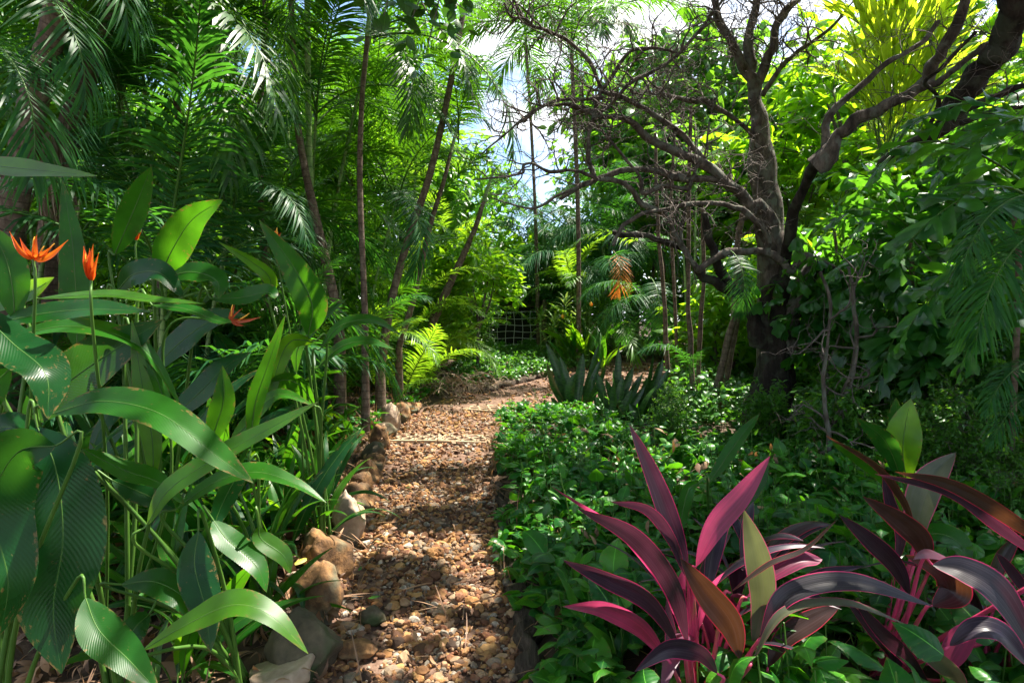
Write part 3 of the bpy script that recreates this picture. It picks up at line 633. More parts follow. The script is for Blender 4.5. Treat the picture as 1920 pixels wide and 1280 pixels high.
px_plant('heliconia', 420, 1300, [
  ([(275,985),(320,915),(420,850),(520,795),(597,753)], 48, 1.7, 1.75, 2, 45, .35, 'narrow ribbed yellow green leaf pointing up right'),
  ([(330,955),(400,905),(480,885),(550,905),(612,942)], 42, 1.9, 1.85, 0, 55, .4, 'arching leaf whose bright tip reaches the path'),
  ([(228,1095),(290,1090),(345,1120),(360,1165)], 75, 1.8, 1.75, 0, 25, .55),
  ([(372,995),(365,1060),(385,1140),(395,1222)], 88, 1.85, 1.75, 1, 20, .45),
  ([(268,1218),(360,1165),(440,1133),(510,1155),(578,1225)], 66, 1.65, 1.6, 2, 40, .5, 'low arching leaf with a sunlit bent tip'),
  ([(210,900),(280,930),(330,955)], 60, 1.9, 1.9, 1, 30, .4),
  ([(150,840),(230,880),(300,905),(345,945)], 50, 1.85, 1.85, 0, 45, .4),
  ([(280,1150),(250,1180),(215,1240)], 62, 1.8, 1.7, 1, 20, .45),
], 'heliconia with arching leaves whose tips reach the edging stones', 'heliconia', HG, HM, 3, ws=.76, base=(-.95,2.1))
px_plant('heliconia', 450, 1120, [
  ([(392,838),(408,790),(420,745),(417,685)], 58, 2.2, 2.2, 0, 5, .5, 'upright leaf with white sun spots'),
  ([(470,845),(478,760),(500,690),(535,590)], 42, 2.4, 2.4, 0, 15, .45),
  ([(400,975),(425,1010),(480,1060),(500,1110)], 60, 2.1, 2.0, 0, 30, .4),
  ([(485,985),(490,1010),(530,1040),(545,1075)], 48, 2.1, 2.1, 2, 20, .5),
  ([(430,830),(460,800),(520,740),(590,760)], 34, 2.5, 2.4, 0, 40, .4),
  ([(460,880),(440,900),(410,960),(400,1000)], 50, 2.2, 2.1, 1, 30, .4),
], 'smaller heliconia whose upright leaf has white sun spots', 'heliconia', HG, HM, 3, ws=.76, base=(-1.05,2.55))
px_plant('heliconia', 250, 1150, [
  ([(300,520),(322,470),(360,412),(418,374)], 84, 2.5, 2.4, 0, 10, .42, 'tall bright leaf leaning right'),
  ([(215,478),(240,420),(265,360),(284,313)], 62, 2.8, 2.7, 0, 15, .42),
  ([(145,660),(143,560),(135,450),(117,338)], 66, 2.6, 2.6, 0, 20, .35, 'tall narrow upright leaf'),
  ([(220,545),(250,515),(300,512),(345,560)], 60, 2.4, 2.3, 1, 30, .5),
  ([(310,520),(360,510),(405,525),(410,560)], 52, 2.5, 2.4, 0, 40, .5),
  ([(395,560),(450,558),(500,548),(515,560)], 40, 2.5, 2.4, 0, 45, .5),
  ([(280,700),(340,640),(400,600),(460,590)], 60, 2.5, 2.4, 1, 45, .4),
  ([(300,800),(370,740),(420,690),(470,660)], 55, 2.5, 2.5, 1, 40, .4),
], 'heliconia with three tall upright leaves behind the orange flowers', 'heliconia', HG, HM, 3, ws=.76, base=(-1.75,2.9))
px_plant('heliconia', -20, 1150, [
  ([(28,600),(22,530),(5,470),(-30,415)], 80, 1.9, 1.9, 0, 10, .45, 'upright leaf at the left edge'),
  ([(-40,575),(10,560),(60,545),(102,520)], 55, 2.0, 1.9, 2, 40, .4),
  ([(-90,300),(0,312),(80,320),(182,330)], 46, 1.55, 1.45, 2, 40, .35, 'leaf reaching in from the left edge above the flowers'),
  ([(-60,840),(10,800),(60,830),(90,870)], 75, 1.8, 1.7, 1, 30, .5),
], 'heliconia half out of the picture at the left edge', 'heliconia', HG, HM, 3, ws=.76, base=(-1.9,2.0))
px_plant('heliconia', 590, 1000, [
  ([(578,630),(585,570),(550,500),(485,412)], 78, 3.0, 2.9, 0, 8, .4, 'tall pointed upright leaf'),
  ([(508,560),(505,520),(470,490),(410,454)], 34, 3.0, 2.9, 2, 15, .35),
  ([(600,655),(640,610),(700,600),(752,628)], 26, 3.0, 3.0, 0, 50, .4),
  ([(595,690),(640,650),(690,640),(740,655)], 26, 3.2, 3.1, 0, 50, .4),
  ([(555,700),(560,650),(600,600),(650,560)], 30, 3.1, 3.1, 0, 40, .4),
  ([(590,640),(545,640),(520,690),(505,770)], 40, 3.0, 2.9, 2, 30, .4),
  ([(590,760),(560,720),(520,715),(480,760)], 42, 3.0, 2.9, 0, 40, .4),
], 'tall heliconia whose pointed leaf stands against the palm trunks', 'heliconia', HG, HM, 3, ws=.76, base=(-1.05,3.3))
# plants filling the bed behind: arching-leaf copies
def heli_leafmesh(seed, Ln, e0, e1, wr, mi):
    mb = MB(); n = 18; pe = .35; c = arc((0,0,0), 0, e0, e1, Ln, 26, 1.3)
    tube(mb, c[:10], np.linspace(.007,.004,10), 5, m=3)
    cc = c[5:]; t = np.linspace(0, 1, len(cc)); w = np.maximum(wr*.5*lance(t, .42, .8, .9), .001)
    s = np.tile((0.,1.,0.), (len(cc),1)); sw = np.radians(20*math.sin(seed))*t; T = tangents(cc); Nn = np.cross(s, T)
    blade(mb, cc, s*np.cos(sw)[:,None]+Nn*np.sin(sw)[:,None], w, .16, 6, mi, .06, seed)
    tube(mb, cc[:-2], np.linspace(.004,.001,len(cc)-2), 4, m=3)
    return mb.mesh('heliconia_leaf', HM)
HL = [heli_leafmesh(1,.95,85,40,0.107,0), heli_leafmesh(2,1.0,80,-10,0.107,0), heli_leafmesh(3,.9,75,-35,0.098,1), heli_leafmesh(4,.75,82,15,0.090,2), heli_leafmesh(5,1.15,86,20,0.115,1), heli_leafmesh(6,.8,60,-50,0.090,0)]
def heli_fill(x, y, sc, n, label, group=HG, lv=None):
    t = thing('heliconia', (x, y, float(gz(x,y))), label, 'heliconia', group)
    a0 = rng.uniform(0, 6.28)
    for i in range(n):
        me = HL[(lv or range(6))[rng.integers(0, len(lv or range(6)))]]
        m = Matrix.Translation((rng.normal(0,.03), rng.normal(0,.03), 0)) @ Matrix.Rotation(a0+i*2.4+rng.normal(0,.3), 4, 'Z') @ Matrix.Rotation(R(rng.normal(0,8)), 4, 'Y') @ Matrix.Rotation(R(rng.normal(0,14)), 4, 'X') @ Matrix.Scale(sc*rng.uniform(.7,1.15), 4)
        child('leaf', me, t, m)
    return t
for i in range(62):
    y = rng.uniform(2.5, 6.0); x = rng.uniform(-.62*y-.8, pl(y)-.38-.05*y*0)
    heli_fill(x, y, rng.uniform(.75,1.1)*(1 if x < pl(y)-.8 else .68), rng.integers(8, 12), 'heliconia plant in the mass of leaves below the left palms', 'heliconias massed below the left palms')
for i in range(16):
    y = rng.uniform(2.0, 3.5); heli_fill(pl(y)-rng.uniform(.42,1.15), y, rng.uniform(.42,.6), 7, 'short heliconia shoot low between the large drooping leaves', 'short heliconia shoots at the left bottom')
for (x, y, sc_) in ((-1.15,2.75,.62),(-1.25,3.1,.7),(-1.1,3.4,.62),(-1.35,2.5,.66),(-1.2,3.8,.66),(-1.5,3.0,.8),(-1.05,2.45,.5)):
    heli_fill(x, y, sc_, 12, 'bushy heliconia filling the bank beside the edging stones', 'bushy heliconias beside the edging stones', [0,1,2,4])
for i in range(7):
    y = 3.4+i*.42; heli_fill(pl(y)-rng.uniform(.28,.42), y, rng.uniform(.45,.62), 6, 'low leafy plant in the row between heliconias and edging stones', 'low leafy plants along the edging stones', [0,3,1])
for (bx, by, sc, lab) in ((1098,690,1.0,'bright sunlit heliconia clump at the far bend behind the snake plants'),(1070,690,.75,'small bright heliconia left of the sunlit far clump'),(1130,700,.7,'low bright heliconia right of the sunlit far clump')):
    g = G(bx, by); heli_fill(g[0], g[1], sc*g[1]/8.0, 15, lab, 'bright heliconias at the far bend', [3,3,3,0])

# flowers: each a bract fan on its own stem
def flower(px, py, Y, spx, bracts, base, label, old=False, head=None):
    tip = P(px, py, Y); b = np.array((base[0], base[1], float(gz(base[0], base[1])))); t = thing('heliconia_flower', tuple(b), label, 'flower', 'orange heliconia flowers')
    mb = MB(); s = catmull([b, b*.5+tip*.5+np.array((.03,0,.06)), tip-(np.array((0,0,.12)) if head is None else head), tip], 30); tube(mb, s, np.linspace(.006,.0035,30), 6); mb.build('stem', ['stem'], t)
    sc = .74*Y/FPX
    for i, (dx, dy, w, bend) in enumerate(bracts):
        mb = MB(); o = tip+np.array((dx*.03*sc, 0, .10*i*spx*sc*.5)); e = o+np.array((dx*sc, rng.uniform(-.25,.25)*abs(dx)*sc-.01, dy*sc)); mid = (o+e)/2+np.array((0,-.005,-bend*sc))
        c = catmull([o, mid, e], 16); tt = np.linspace(0, 1, 16); T = tangents(c)
        sd = nrm(np.cross(T, nrm(CAM-c))); ang = R(rng.uniform(-25,25)); sd = sd*math.cos(ang)+np.cross(sd, T)*math.sin(ang)
        blade(mb, c, sd, np.maximum(w*.42*sc*lance(tt, .25, .5, 1.2), .0006), .9, 6, 0, 0, i)
        mb.build('bract', ['bract_old' if old else 'bract'], t)
        if i % 2 == 0:
            mb = MB(); f = c[4]; tube(mb, catmull([f, f+(e-o)*.25+np.array((0,-.004,.012)), f+(e-o)*.35+np.array((0,0,.02))], 8), np.linspace(.0035,.0015,8)*Y/2, 5); mb.build('floret', ['floret'], t)
flower(63, 487, 1.75, 12, [(84,50,20,12),(-44,68,18,10),(52,32,18,8),(-22,52,16,6),(14,60,16,0)], (-1.75,2.0), 'open orange heliconia flower with five spread bracts at the far left')
flower(171, 526, 1.75, 4, [(-10,85,24,2),(14,90,22,4),(4,80,22,0),(30,68,14,10),(-4,62,20,2)], (-1.5,2.15), 'closed upright orange heliconia flower beside the open one')
flower(256, 450, 2.8, 3, [(-16,40,9,2),(12,46,12,2),(2,40,12,0),(18,24,6,2),(-17,24,6,2)], (-1.75,2.95), 'small orange heliconia flower in front of the dark palms')
flower(521, 449, 3.1, 2, [(-8,18,6,1),(9,16,6,1),(0,30,6,0),(-4,24,5,0)], (-1.15,3.3), 'tiny red orange heliconia flower above the tall pointed leaf')
flower(432, 600, 2.0, 3, [(72,8,14,4),(40,-14,12,4),(14,38,12,0),(34,30,6,0)], (-1.5,2.1), 'faded red heliconia flower lying level over the leaves', True, head=np.array((.22,0,.05)))
for (px, py, lab) in ((1108,574,'tiny orange flower highest over the far bright clump'),(1055,597,'tiny orange flower on the left of the far bright clump')):
    g = G(1100,690); Y = g[1]; flower(px, py, Y, 1, [(-4,8,4,0),(4,9,4,0),(0,12,4,0)], (g[0]+(px-1100)*.3*Y/FPX, Y), lab)

# ---------------------------------------------------------------- cordylines
CM = ['cord_dark','cord_green','cord_pink','cord_red','stem_pink']
CG = 'purple and pink cordylines in the right foreground'
wv = dict(wave=.03)
px_plant('cordyline', 1330, 1500, [
  ([(1290,1060),(1262,985),(1225,890),(1180,795)], 58, 1.85, 1.95, 0, 15, .45, 'tall pale streaked leaf'),
  ([(1285,1200),(1250,1100),(1170,1000),(1035,912)], 26, 1.8, 1.75, 2, 60, .4, 'narrow leaf seen edge on with bright pink margin'),
  ([(1290,1210),(1262,1100),(1190,1005),(1082,952)], 62, 1.75, 1.65, 0, 30, .5, 'broad grey purple arching leaf'),
  ([(1275,1215),(1220,1130),(1140,1085),(1056,1050)], 54, 1.7, 1.6, 0, 35, .5, 'dark maroon leaf pointing left'),
  ([(1250,1235),(1200,1175),(1130,1140),(1056,1136)], 54, 1.7, 1.55, 2, 25, .45, 'bright magenta leaf pointing left'),
  ([(1285,1080),(1260,1010),(1215,955),(1145,940)], 34, 1.85, 1.85, 0, 35, .5),
  ([(1345,1262),(1310,1222),(1250,1215),(1190,1258)], 56, 1.55, 1.5, 0, 35, .5, 'low drooping grey leaf with pink margin'),
  ([(1305,1062),(1340,990),(1390,930),(1444,855)], 66, 1.85, 1.85, 2, 12, .5, 'tall pink leaf pointing up right'),
  ([(1412,1205),(1430,1120),(1420,1040),(1395,955)], 80, 1.85, 1.85, 1, 5, .55, 'broad upright pale cream green leaf'),
  ([(1388,1235),(1370,1170),(1325,1110),(1275,1045)], 84, 1.72, 1.72, 3, 12, .5, 'broad dark olive leaf with red margin'),
  ([(1400,1120),(1450,1080),(1500,1052),(1542,1048)], 46, 1.9, 1.95, 2, 35, .7, 'bright pink leaf pointing right'),
  ([(1370,1110),(1440,1060),(1510,1030),(1572,972)], 16, 1.8, 1.75, 3, 55, .4),
  ([(1425,1195),(1480,1115),(1600,1092),(1750,1136)], 60, 1.75, 1.7, 0, 32, .45, 'long grey arching leaf pointing right'),
  ([(1410,1240),(1470,1150),(1580,1130),(1700,1170)], 26, 1.7, 1.7, 1, 50, .4),
  ([(1440,1250),(1470,1200),(1530,1160),(1575,1135)], 60, 1.85, 1.85, 3, 30, .5),
  ([(1300,1240),(1290,1180),(1275,1120),(1285,1060)], 46, 1.95, 1.95, 2, 20, .5),
  ([(1345,1260),(1340,1210),(1322,1160),(1310,1100)], 36, 2.0, 2.0, 2, 20, .5),
  ([(1440,1190),(1500,1110),(1540,1080),(1620,1060)], 40, 2.0, 2.0, 0, 40, .5),
  ([(1275,1280),(1262,1230),(1258,1180),(1250,1120)], 36, 1.85, 1.9, 0, 20, .5),
], 'bushy cordyline with magenta edged purple leaves, left of the two', 'cordyline', CG, CM, 4, stem_r=.007, base=(.62,1.95), fold=.26, ws=.64, rib=False)
px_plant('cordyline', 1740, 1450, [
  ([(1705,1115),(1680,1060),(1630,1010),(1574,965)], 54, 2.1, 2.05, 0, 18, .5, 'violet grey leaf pointing up left'),
  ([(1738,1058),(1725,1010),(1680,970),(1617,930)], 66, 2.15, 2.1, 3, 15, .45, 'dark red leaf with crimson margin'),
  ([(1718,1030),(1722,960),(1745,900),(1792,848)], 84, 2.3, 2.3, 1, 12, .55, 'broad grey green leaf standing behind'),
  ([(1715,990),(1690,930),(1640,870),(1548,816)], 22, 2.2, 2.1, 3, 45, .4),
  ([(1960,1055),(1880,990),(1780,920),(1640,888)], 36, 1.8, 1.9, 0, 40, .45, 'long purple leaf reaching in from the right edge'),
  ([(1990,1040),(1900,975),(1790,910),(1678,884)], 44, 1.75, 1.85, 3, 35, .45, 'long crimson leaf reaching in from the right edge'),
  ([(1748,1135),(1790,1110),(1770,1070),(1697,1040)], 88, 2.0, 2.0, 3, 12, .4, 'broad dark leaf with crimson margin and rounded side'),
  ([(1748,1058),(1810,1070),(1880,1120),(1960,1260)], 84, 1.9, 1.75, 0, 25, .5, 'long grey leaf bending down to the right'),
  ([(1745,1290),(1700,1230),(1650,1180),(1602,1125)], 44, 1.9, 1.9, 0, 25, .5),
  ([(1810,1310),(1790,1265),(1740,1220),(1698,1190)], 54, 1.75, 1.7, 1, 30, .5),
  ([(1770,1260),(1785,1230),(1810,1190),(1828,1175)], 66, 1.95, 1.95, 2, 15, .5),
  ([(1960,1150),(1920,1100),(1890,1060),(1868,1035)], 30, 2.0, 2.0, 0, 20, .5),
  ([(1780,1210),(1830,1180),(1880,1190),(1940,1260)], 64, 1.75, 1.7, 0, 35, .5),
  ([(1660,1290),(1680,1230),(1640,1180),(1590,1130)], 46, 2.0, 2.0, 0, 25, .5),
  ([(1680,1060),(1690,1000),(1670,940),(1655,880)], 34, 2.35, 2.35, 0, 25, .5),
], 'tall purple cordyline at the right edge with crimson edged leaves', 'cordyline', CG, CM, 4, stem_r=.007, base=(1.38,2.2), fold=.24, ws=.64, rib=False)
px_plant('cordyline', 1700, 1300, [
  ([(1700,905),(1693,850),(1697,800),(1708,747)], 60, 2.7, 2.7, 2, 5, .5, 'upright yellow green leaf, lit from behind'),
  ([(1690,900),(1672,850),(1650,815),(1605,783)], 38, 2.7, 2.6, 1, 30, .5),
  ([(1690,960),(1660,900),(1600,850),(1560,830)], 24, 2.7, 2.6, 0, 40, .5),
  ([(1700,880),(1700,830),(1684,790),(1680,745)], 36, 2.8, 2.8, 1, 30, .5),
  ([(1700,1010),(1760,1000),(1800,1020),(1820,1060)], 40, 2.7, 2.6, 0, 40, .5),
  ([(1690,1060),(1680,1010),(1665,990),(1640,980)], 40, 2.7, 2.6, 1, 30, .5),
], 'plain green cordyline standing behind the purple ones', 'cordyline', 'green cordyline', HM, 3, stem_r=.006, base=(1.78,2.75))
px_plant('broad_leaf_shoot', 1400, 1000, [
  ([(1330,905),(1360,860),(1395,810),(1425,775)], 26, 3.4, 3.4, 0, 20, .4),
  ([(1370,985),(1395,940),(1425,900),(1442,850)], 30, 3.0, 3.0, 1, 20, .4),
  ([(1310,905),(1290,920),(1275,980),(1262,1010)], 24, 3.0, 2.9, 0, 30, .4),
], 'long leaved green shoot rising out of the creeper above the pink leaf', 'plant', 'green cordyline', HM, 3, base=(1.2,3.5))

def cord_extra(bx, by, n, seed, lab):
    rs = np.random.default_rng(seed); z = float(gz(bx, by)); t = thing('cordyline', (bx, by, z), lab, 'cordyline', CG)
    for i in range(n):
        a = i*2.4+rs.uniform(-.3,.3); h = rs.uniform(.12,.42); e0 = rs.uniform(45,85); L_ = rs.uniform(.3,.5); mb = MB()
        b0 = np.array((bx+rs.normal(0,.03), by+rs.normal(0,.03), z)); c = arc(b0+np.array((.06*math.cos(a), .06*math.sin(a), h)), a, e0, e0-rs.uniform(50,100), L_, 20, 1.2); tt = np.linspace(0,1,20)
        tw = R(rs.uniform(-30,30)); sd = np.tile((-math.sin(a), math.cos(a), 0.), (20,1)); T = tangents(c); sd = sd*math.cos(tw)+np.cross(sd, T)*math.sin(tw)
        blade(mb, c, sd, np.maximum(rs.uniform(.02,.034)*lance(tt,.5,.75,.8), .0008), .3, 6, (0,0,2,3,0)[i%5], .04, i)
        s_ = catmull([b0, b0*.5+c[0]*.5+np.array((0,0,.06)), c[0]], 10); tube(mb, s_, np.linspace(.009,.0035,10), 6, m=4); mb.build('leaf', CM, t)
cord_extra(.88, 2.25, 16, 5, 'young dark purple cordyline half hidden between the two large ones')
cord_extra(.66, 2.0, 12, 8, 'short dark leaves crowding the foot of the left cordyline')
cord_extra(1.75, 2.15, 14, 6, 'dark purple cordyline half out of the picture at the lower right edge')
# ---------------------------------------------------------------- snake plants
def sword(mb, b, t, w, seed):
    rs = np.random.default_rng(seed); mid = (b+t)/2+rs.normal(0,.02,3); c = catmull([b, mid, t], 16); tt = np.linspace(0, 1, 16)
    a = R(rs.uniform(-50,50)); a0 = nrm(np.cross(tangents(c), nrm(CAM-c))); a1 = np.cross(a0, tangents(c)); tw = a+R(rs.uniform(-30,30))*tt
    blade(mb, c, a0*np.cos(tw)[:,None]+a1*np.sin(tw)[:,None], w*1.75*np.interp(tt, [0,.15,.6,.85,1], [.6,.85,1,.7,.03]), .35, 4, 0, 0, seed)
SN = [((1068,768),'thick clump of dark upright snake plant leaves beside the far bend',[(1023,642,1068,765,.034),(1050,668,1066,768,.03),(1078,700,1072,768,.032),(1124,645,1088,765,.03),(1093,662,1080,766,.034),(1040,700,1062,766,.03),(1108,715,1082,770,.032),(1135,690,1094,770,.026),(1060,720,1070,770,.03)]),
      ((1150,780),'middle clump of snake plant leaves with one pale sunlit blade',[(1187,688,1135,790,.028),(1168,705,1150,790,.03),(1150,692,1145,785,.03),(1113,742,1140,790,.03),(1205,700,1160,790,.026),(1185,730,1155,795,.03),(1120,700,1140,785,.03),(1160,650,1150,780,.024)]),
      ((1205,790),'right hand clump of snake plant leaves leaning right',[(1243,672,1200,790,.03),(1255,690,1215,795,.028),(1225,660,1205,790,.028),(1235,720,1195,795,.034),(1265,715,1212,795,.026),(1180,755,1205,800,.03),(1275,740,1215,800,.026)])]
for (bx, by), lab, lv in SN:
    g = G(bx, by); t = thing('snake_plant', tuple(g), lab, 'snake plant', 'snake plants by the far bend')
    lv = lv+[(tx+rng.uniform(-26,26), ty+rng.uniform(10,60), ax+rng.uniform(-14,14), ay+rng.uniform(-4,6), w*.8) for (tx, ty, ax, ay, w) in lv]
    for i, (tx, ty, ax, ay, w) in enumerate(lv):
        mb = MB(); a = G(ax, ay); sword(mb, np.array((a[0], a[1], float(gz(a[0],a[1])))), P(tx, ty, a[1]+rng.uniform(-.12,.12)), w, i+bx); mb.build('leaf', ['sword'], t)

# ---------------------------------------------------------------- palms with drawn trunks (left)
def trunk_px(parent, pts, Y0, Y1, mat_='ptrunk', n=40, name='trunk', rough=.05, sides=12):
    k = len(pts); q = [P(p[0], p[1], Y0+(Y1-Y0)*i/(k-1)) for i, p in enumerate(pts)]; c = catmull(q, n)
    r = np.interp(np.linspace(0, 1, n), np.linspace(0, 1, k), [p[2]*(.5 if p[2] > 30 else .40)*q[i][1]/FPX for i, p in enumerate(pts)])
    mb = MB(); tube(mb, c, r, sides, rough=rough, seed=int(pts[0][0])); return mb.build(name, [mat_], parent), c
def drawn_palm(pts, Y0, Y1, label, key='areca', nfr=8, sc=1.0, extra=1.2, spread=(0,1,2,3), mat_='ptrunk', name='palm_tree'):
    """pts: base first, (px, py, width px); the trunk goes on past the last point by `extra` metres to its crown"""
    base = P(pts[0][0], pts[0][1], Y0); gb = np.array((base[0], base[1], float(gz(base[0], base[1]))))
    t = thing(name, tuple(gb), label, 'palm tree', 'palm trees left of the path')
    ob, c = trunk_px(t, pts, Y0, Y1, mat_)
    mb = MB(); w0 = pts[0][2]*(.5 if pts[0][2] > 30 else .4)*Y0/FPX; tube(mb, catmull([gb-np.array((0,0,.05)), (gb+c[0])/2, c[0]], 12), np.linspace(w0*1.35, w0*1.02, 12), 12, rough=.06); mb.build('trunk_foot', [mat_], t)
    top = c[-1]+tangents(c)[-1]*extra; w1 = pts[-1][2]*(.5 if pts[-1][2] > 30 else .4)*Y1/FPX
    if extra > 0:
        mb = MB(); tube(mb, np.linspace(c[-1], top, 14), np.linspace(w1*.98, w1*.8, 14), 12); mb.build('upper_trunk', [mat_], t)
    mb = MB(); tube(mb, np.linspace(top, top+tangents(c)[-1]*.5, 8), np.linspace(w1*1.05, w1*.5, 8), 10); mb.build('crownshaft', ['cane'], t)
    crown(t, key, top+tangents(c)[-1]*.45, nfr, sc, spread)
    return t, top
drawn_palm([(5,560,54),(25,380,50),(55,230,46),(90,90,44),(112,0,42)], 4.6, 4.4, 'thick smooth palm trunk leaning right at the upper left corner', 'areca', 9, 1.1, .5, (1,2,3,3))
drawn_palm([(95,560,50),(98,430,46),(120,290,42),(150,180,36),(190,85,28),(215,0,24)], 5.6, 5.2, 'ringed grey palm trunk with dry fibre, second from the left edge', 'date', 9, 1.1, .3, (1,2,3,3))
drawn_palm([(300,420,20),(318,330,18),(338,280,18),(334,215,16),(325,120,14)], 7.4, 7.2, 'slender curved palm trunk showing between dark fronds', 'areca', 8, 1.0, .3)
drawn_palm([(500,520,14),(490,400,14),(488,200,14),(496,90,15),(498,-20,14)], 7.0, 7.0, 'straight thin palm trunk left of the mottled leaning one', 'areca', 9, 1.0, .5)
drawn_palm([(636,600,24),(618,520,23),(590,400,20),(565,280,17),(553,180,15),(548,60,14)], 6.2, 6.4, 'sun mottled palm trunk leaning left as it rises', 'areca', 9, 1.05, 1.0, (0,1,2,2))
drawn_palm([(586,560,16),(583,450,16),(580,300,15),(577,120,14),(576,0,13)], 6.6, 6.6, 'smooth green palm cane beside the mottled trunk', 'lime', 8, 1.0, .6, (0,1,2), mat_='cane')
drawn_palm([(685,690,17),(683,560,15),(675,350,13),(678,200,12),(688,80,12)], 5.7, 5.8, 'dark straight thin palm trunk nearest the path on the left', 'areca', 8, .95, .05, (0,1,1,2))
drawn_palm([(713,690,22),(735,560,19),(765,450,17),(805,330,16),(838,190,15),(862,60,14)], 6.6, 7.2, 'long palm trunk leaning right toward the sky gap', 'areca', 10, 1.05, .5, (0,1,2,3))
drawn_palm([(748,650,16),(775,560,14),(805,430,12),(832,340,10),(842,300,9)], 7.3, 7.6, 'thin speckled palm trunk just right of the long leaning one', 'areca', 8, .8, .1, (0,1,2))
drawn_palm([(812,600,22),(840,540,18),(868,480,15),(890,430,12),(903,390,11)], 8.6, 8.8, 'short leaning palm trunk at the edge of the bright centre', 'areca', 9, .85, .1, (0,1,2))
# dry fibre hanging on the ringed trunk
def fibre(px0, px1, y0, y1, Y, label):
    t_ = P((px0+px1)/2, y0, Y); o = thing('dry_palm_sheath', tuple(t_), label, 'dead fronds'); mb = MB()
    for i in range(90):
        a = P(rng.uniform(px0,px1), y0+rng.uniform(-40,60), Y-.15+rng.uniform(-.15,.15)); b = a+np.array((rng.normal(0,.08), rng.normal(0,.05), -rng.uniform(.3,.9)))
        c = catmull([a, (a+b)/2+rng.normal(0,.03,3), b], 7); blade(mb, c, np.tile(nrm(rng.normal(size=3)), (7,1)), rng.uniform(.003,.012)*np.ones(7), .2, 1)
    mb.build('fibre', ['fibre'], o)
fibre(75, 130, 270, 500, 5.2, 'hanging dry grey fibre on the ringed palm trunk')

# clumps of canes with arching fronds, filling the left and the back
def clump(x, y, hs, label, key='areca', group='palm clumps behind the left trunks', sc=1.0, nfr=7, low=5, spread=(0,1,2,3), cane='cane', rad=.3, rc=.022, cat='palm clump', name='palm_clump', free=False):
    z = float(gz(x, y)); t = thing(name, (x, y, z), label, cat, group)
    for i, h in enumerate(hs):
        a = rng.uniform(0, 6.28); r0 = rad*rng.uniform(.2,1); b = np.array((x+r0*math.cos(a), y+r0*math.sin(a), z-.03)); lean = h*rng.uniform(.04,.2)
        top = b+np.array((lean*math.cos(a), lean*math.sin(a), h)); c = catmull([b, (b+top)/2-np.array((math.cos(a),math.sin(a),0))*lean*.15, top], 14)
        mb = MB(); tube(mb, c, np.linspace(rc*1.2, rc*.75, 14), 8); mb.build('cane', [cane], t)
        crown(t, key, top, nfr, sc*rng.uniform(.85,1.1), spread, a, free)
    for i in range(low):
        a = rng.uniform(0, 6.28); put_frond(t, key, rng.integers(0,2), (x+rad*math.cos(a), y+rad*math.sin(a), z), a, sc*rng.uniform(.7,1.1), 0, R(rng.uniform(-20,20)))
    return t
LC = [(-4.6,5.4,(2.9,3.6,2.2),'areca'),(-3.4,6.2,(2.2,3.4,4.2),'blue'),(-5.6,7.2,(3,4.2,2.2),'areca'),(-4.0,7.8,(2.5,3.8,4.8),'areca'),(-2.7,7.6,(2.2,3.6,4.6),'areca'),(-6.8,9.2,(3.2,4.6),'blue'),(-5.0,10,(3,4.4,5.6),'areca'),(-3.2,9.6,(2.4,4,5.6),'areca'),(-2.3,8.8,(1.6,2.8,4.2),'areca'),(-2.0,10.8,(2.2,3.6,4.8),'areca'),(-4.2,12.6,(3.2,5,6.2),'areca'),(-6.6,12.6,(4,5.6,6.6),'areca'),(-8.6,11,(3.4,5),'areca'),(-2.7,13.4,(2.4,4.2,5.4),'areca'),(-2.0,14,(1.2,2.6,3.6),'lime'),(-3.0,4.9,(1.5,),'blue')]
for i, (x, y, hs, key) in enumerate(LC): clump(x, y, hs, 'areca palm clump in the thicket behind the left palm trunks', key, low=11 if y < 9 else 7, sc=1.05)
for i, (x, y, hs, key) in enumerate([(-1.5,7.9,(),'lime'),(-1.6,9.9,(.4,),'lime'),(-2.3,6.8,(),'areca'),(-3.0,6.1,(),'blue'),(-1.75,9.2,(.6,1.1),'lime'),(-2.9,8.6,(),'areca'),(-3.9,7.0,(),'areca')]):
    clump(x, y, hs, 'low stemless areca palm filling the gap between the left trunks', key, 'low palms between the left trunks', .8, 6, 13)
def straw(px, py, w, n, label):
    g = G(px, py); o = thing('dry_frond_pile', tuple(g), label, 'dead fronds', 'dry frond heaps'); mb = MB()
    for i in range(n):
        a = g+rng.normal(0, 1, 3)*(w, w, .05)+(0,0,.12); d = nrm(rng.normal(size=3)*(1,1,.35)); L_ = rng.uniform(.15,.45); c = catmull([a, a+d*L_*.5+(0,0,.05), a+d*L_-(0,0,.05)], 6)
        c[:,2] = np.maximum(c[:,2], gz(c[:,0], c[:,1])+.01); blade(mb, c, np.tile(nrm(rng.normal(size=3)), (6,1)), rng.uniform(.003,.009)*np.ones(6), .2, 1)
    mb.build('leaflets', ['fibre'], o)
straw(765, 700, .28, 300, 'heap of grey dry fronds at the foot of the leaning trunks')
straw(850, 735, .25, 160, 'smaller scatter of grey dry fronds beside the path bend')
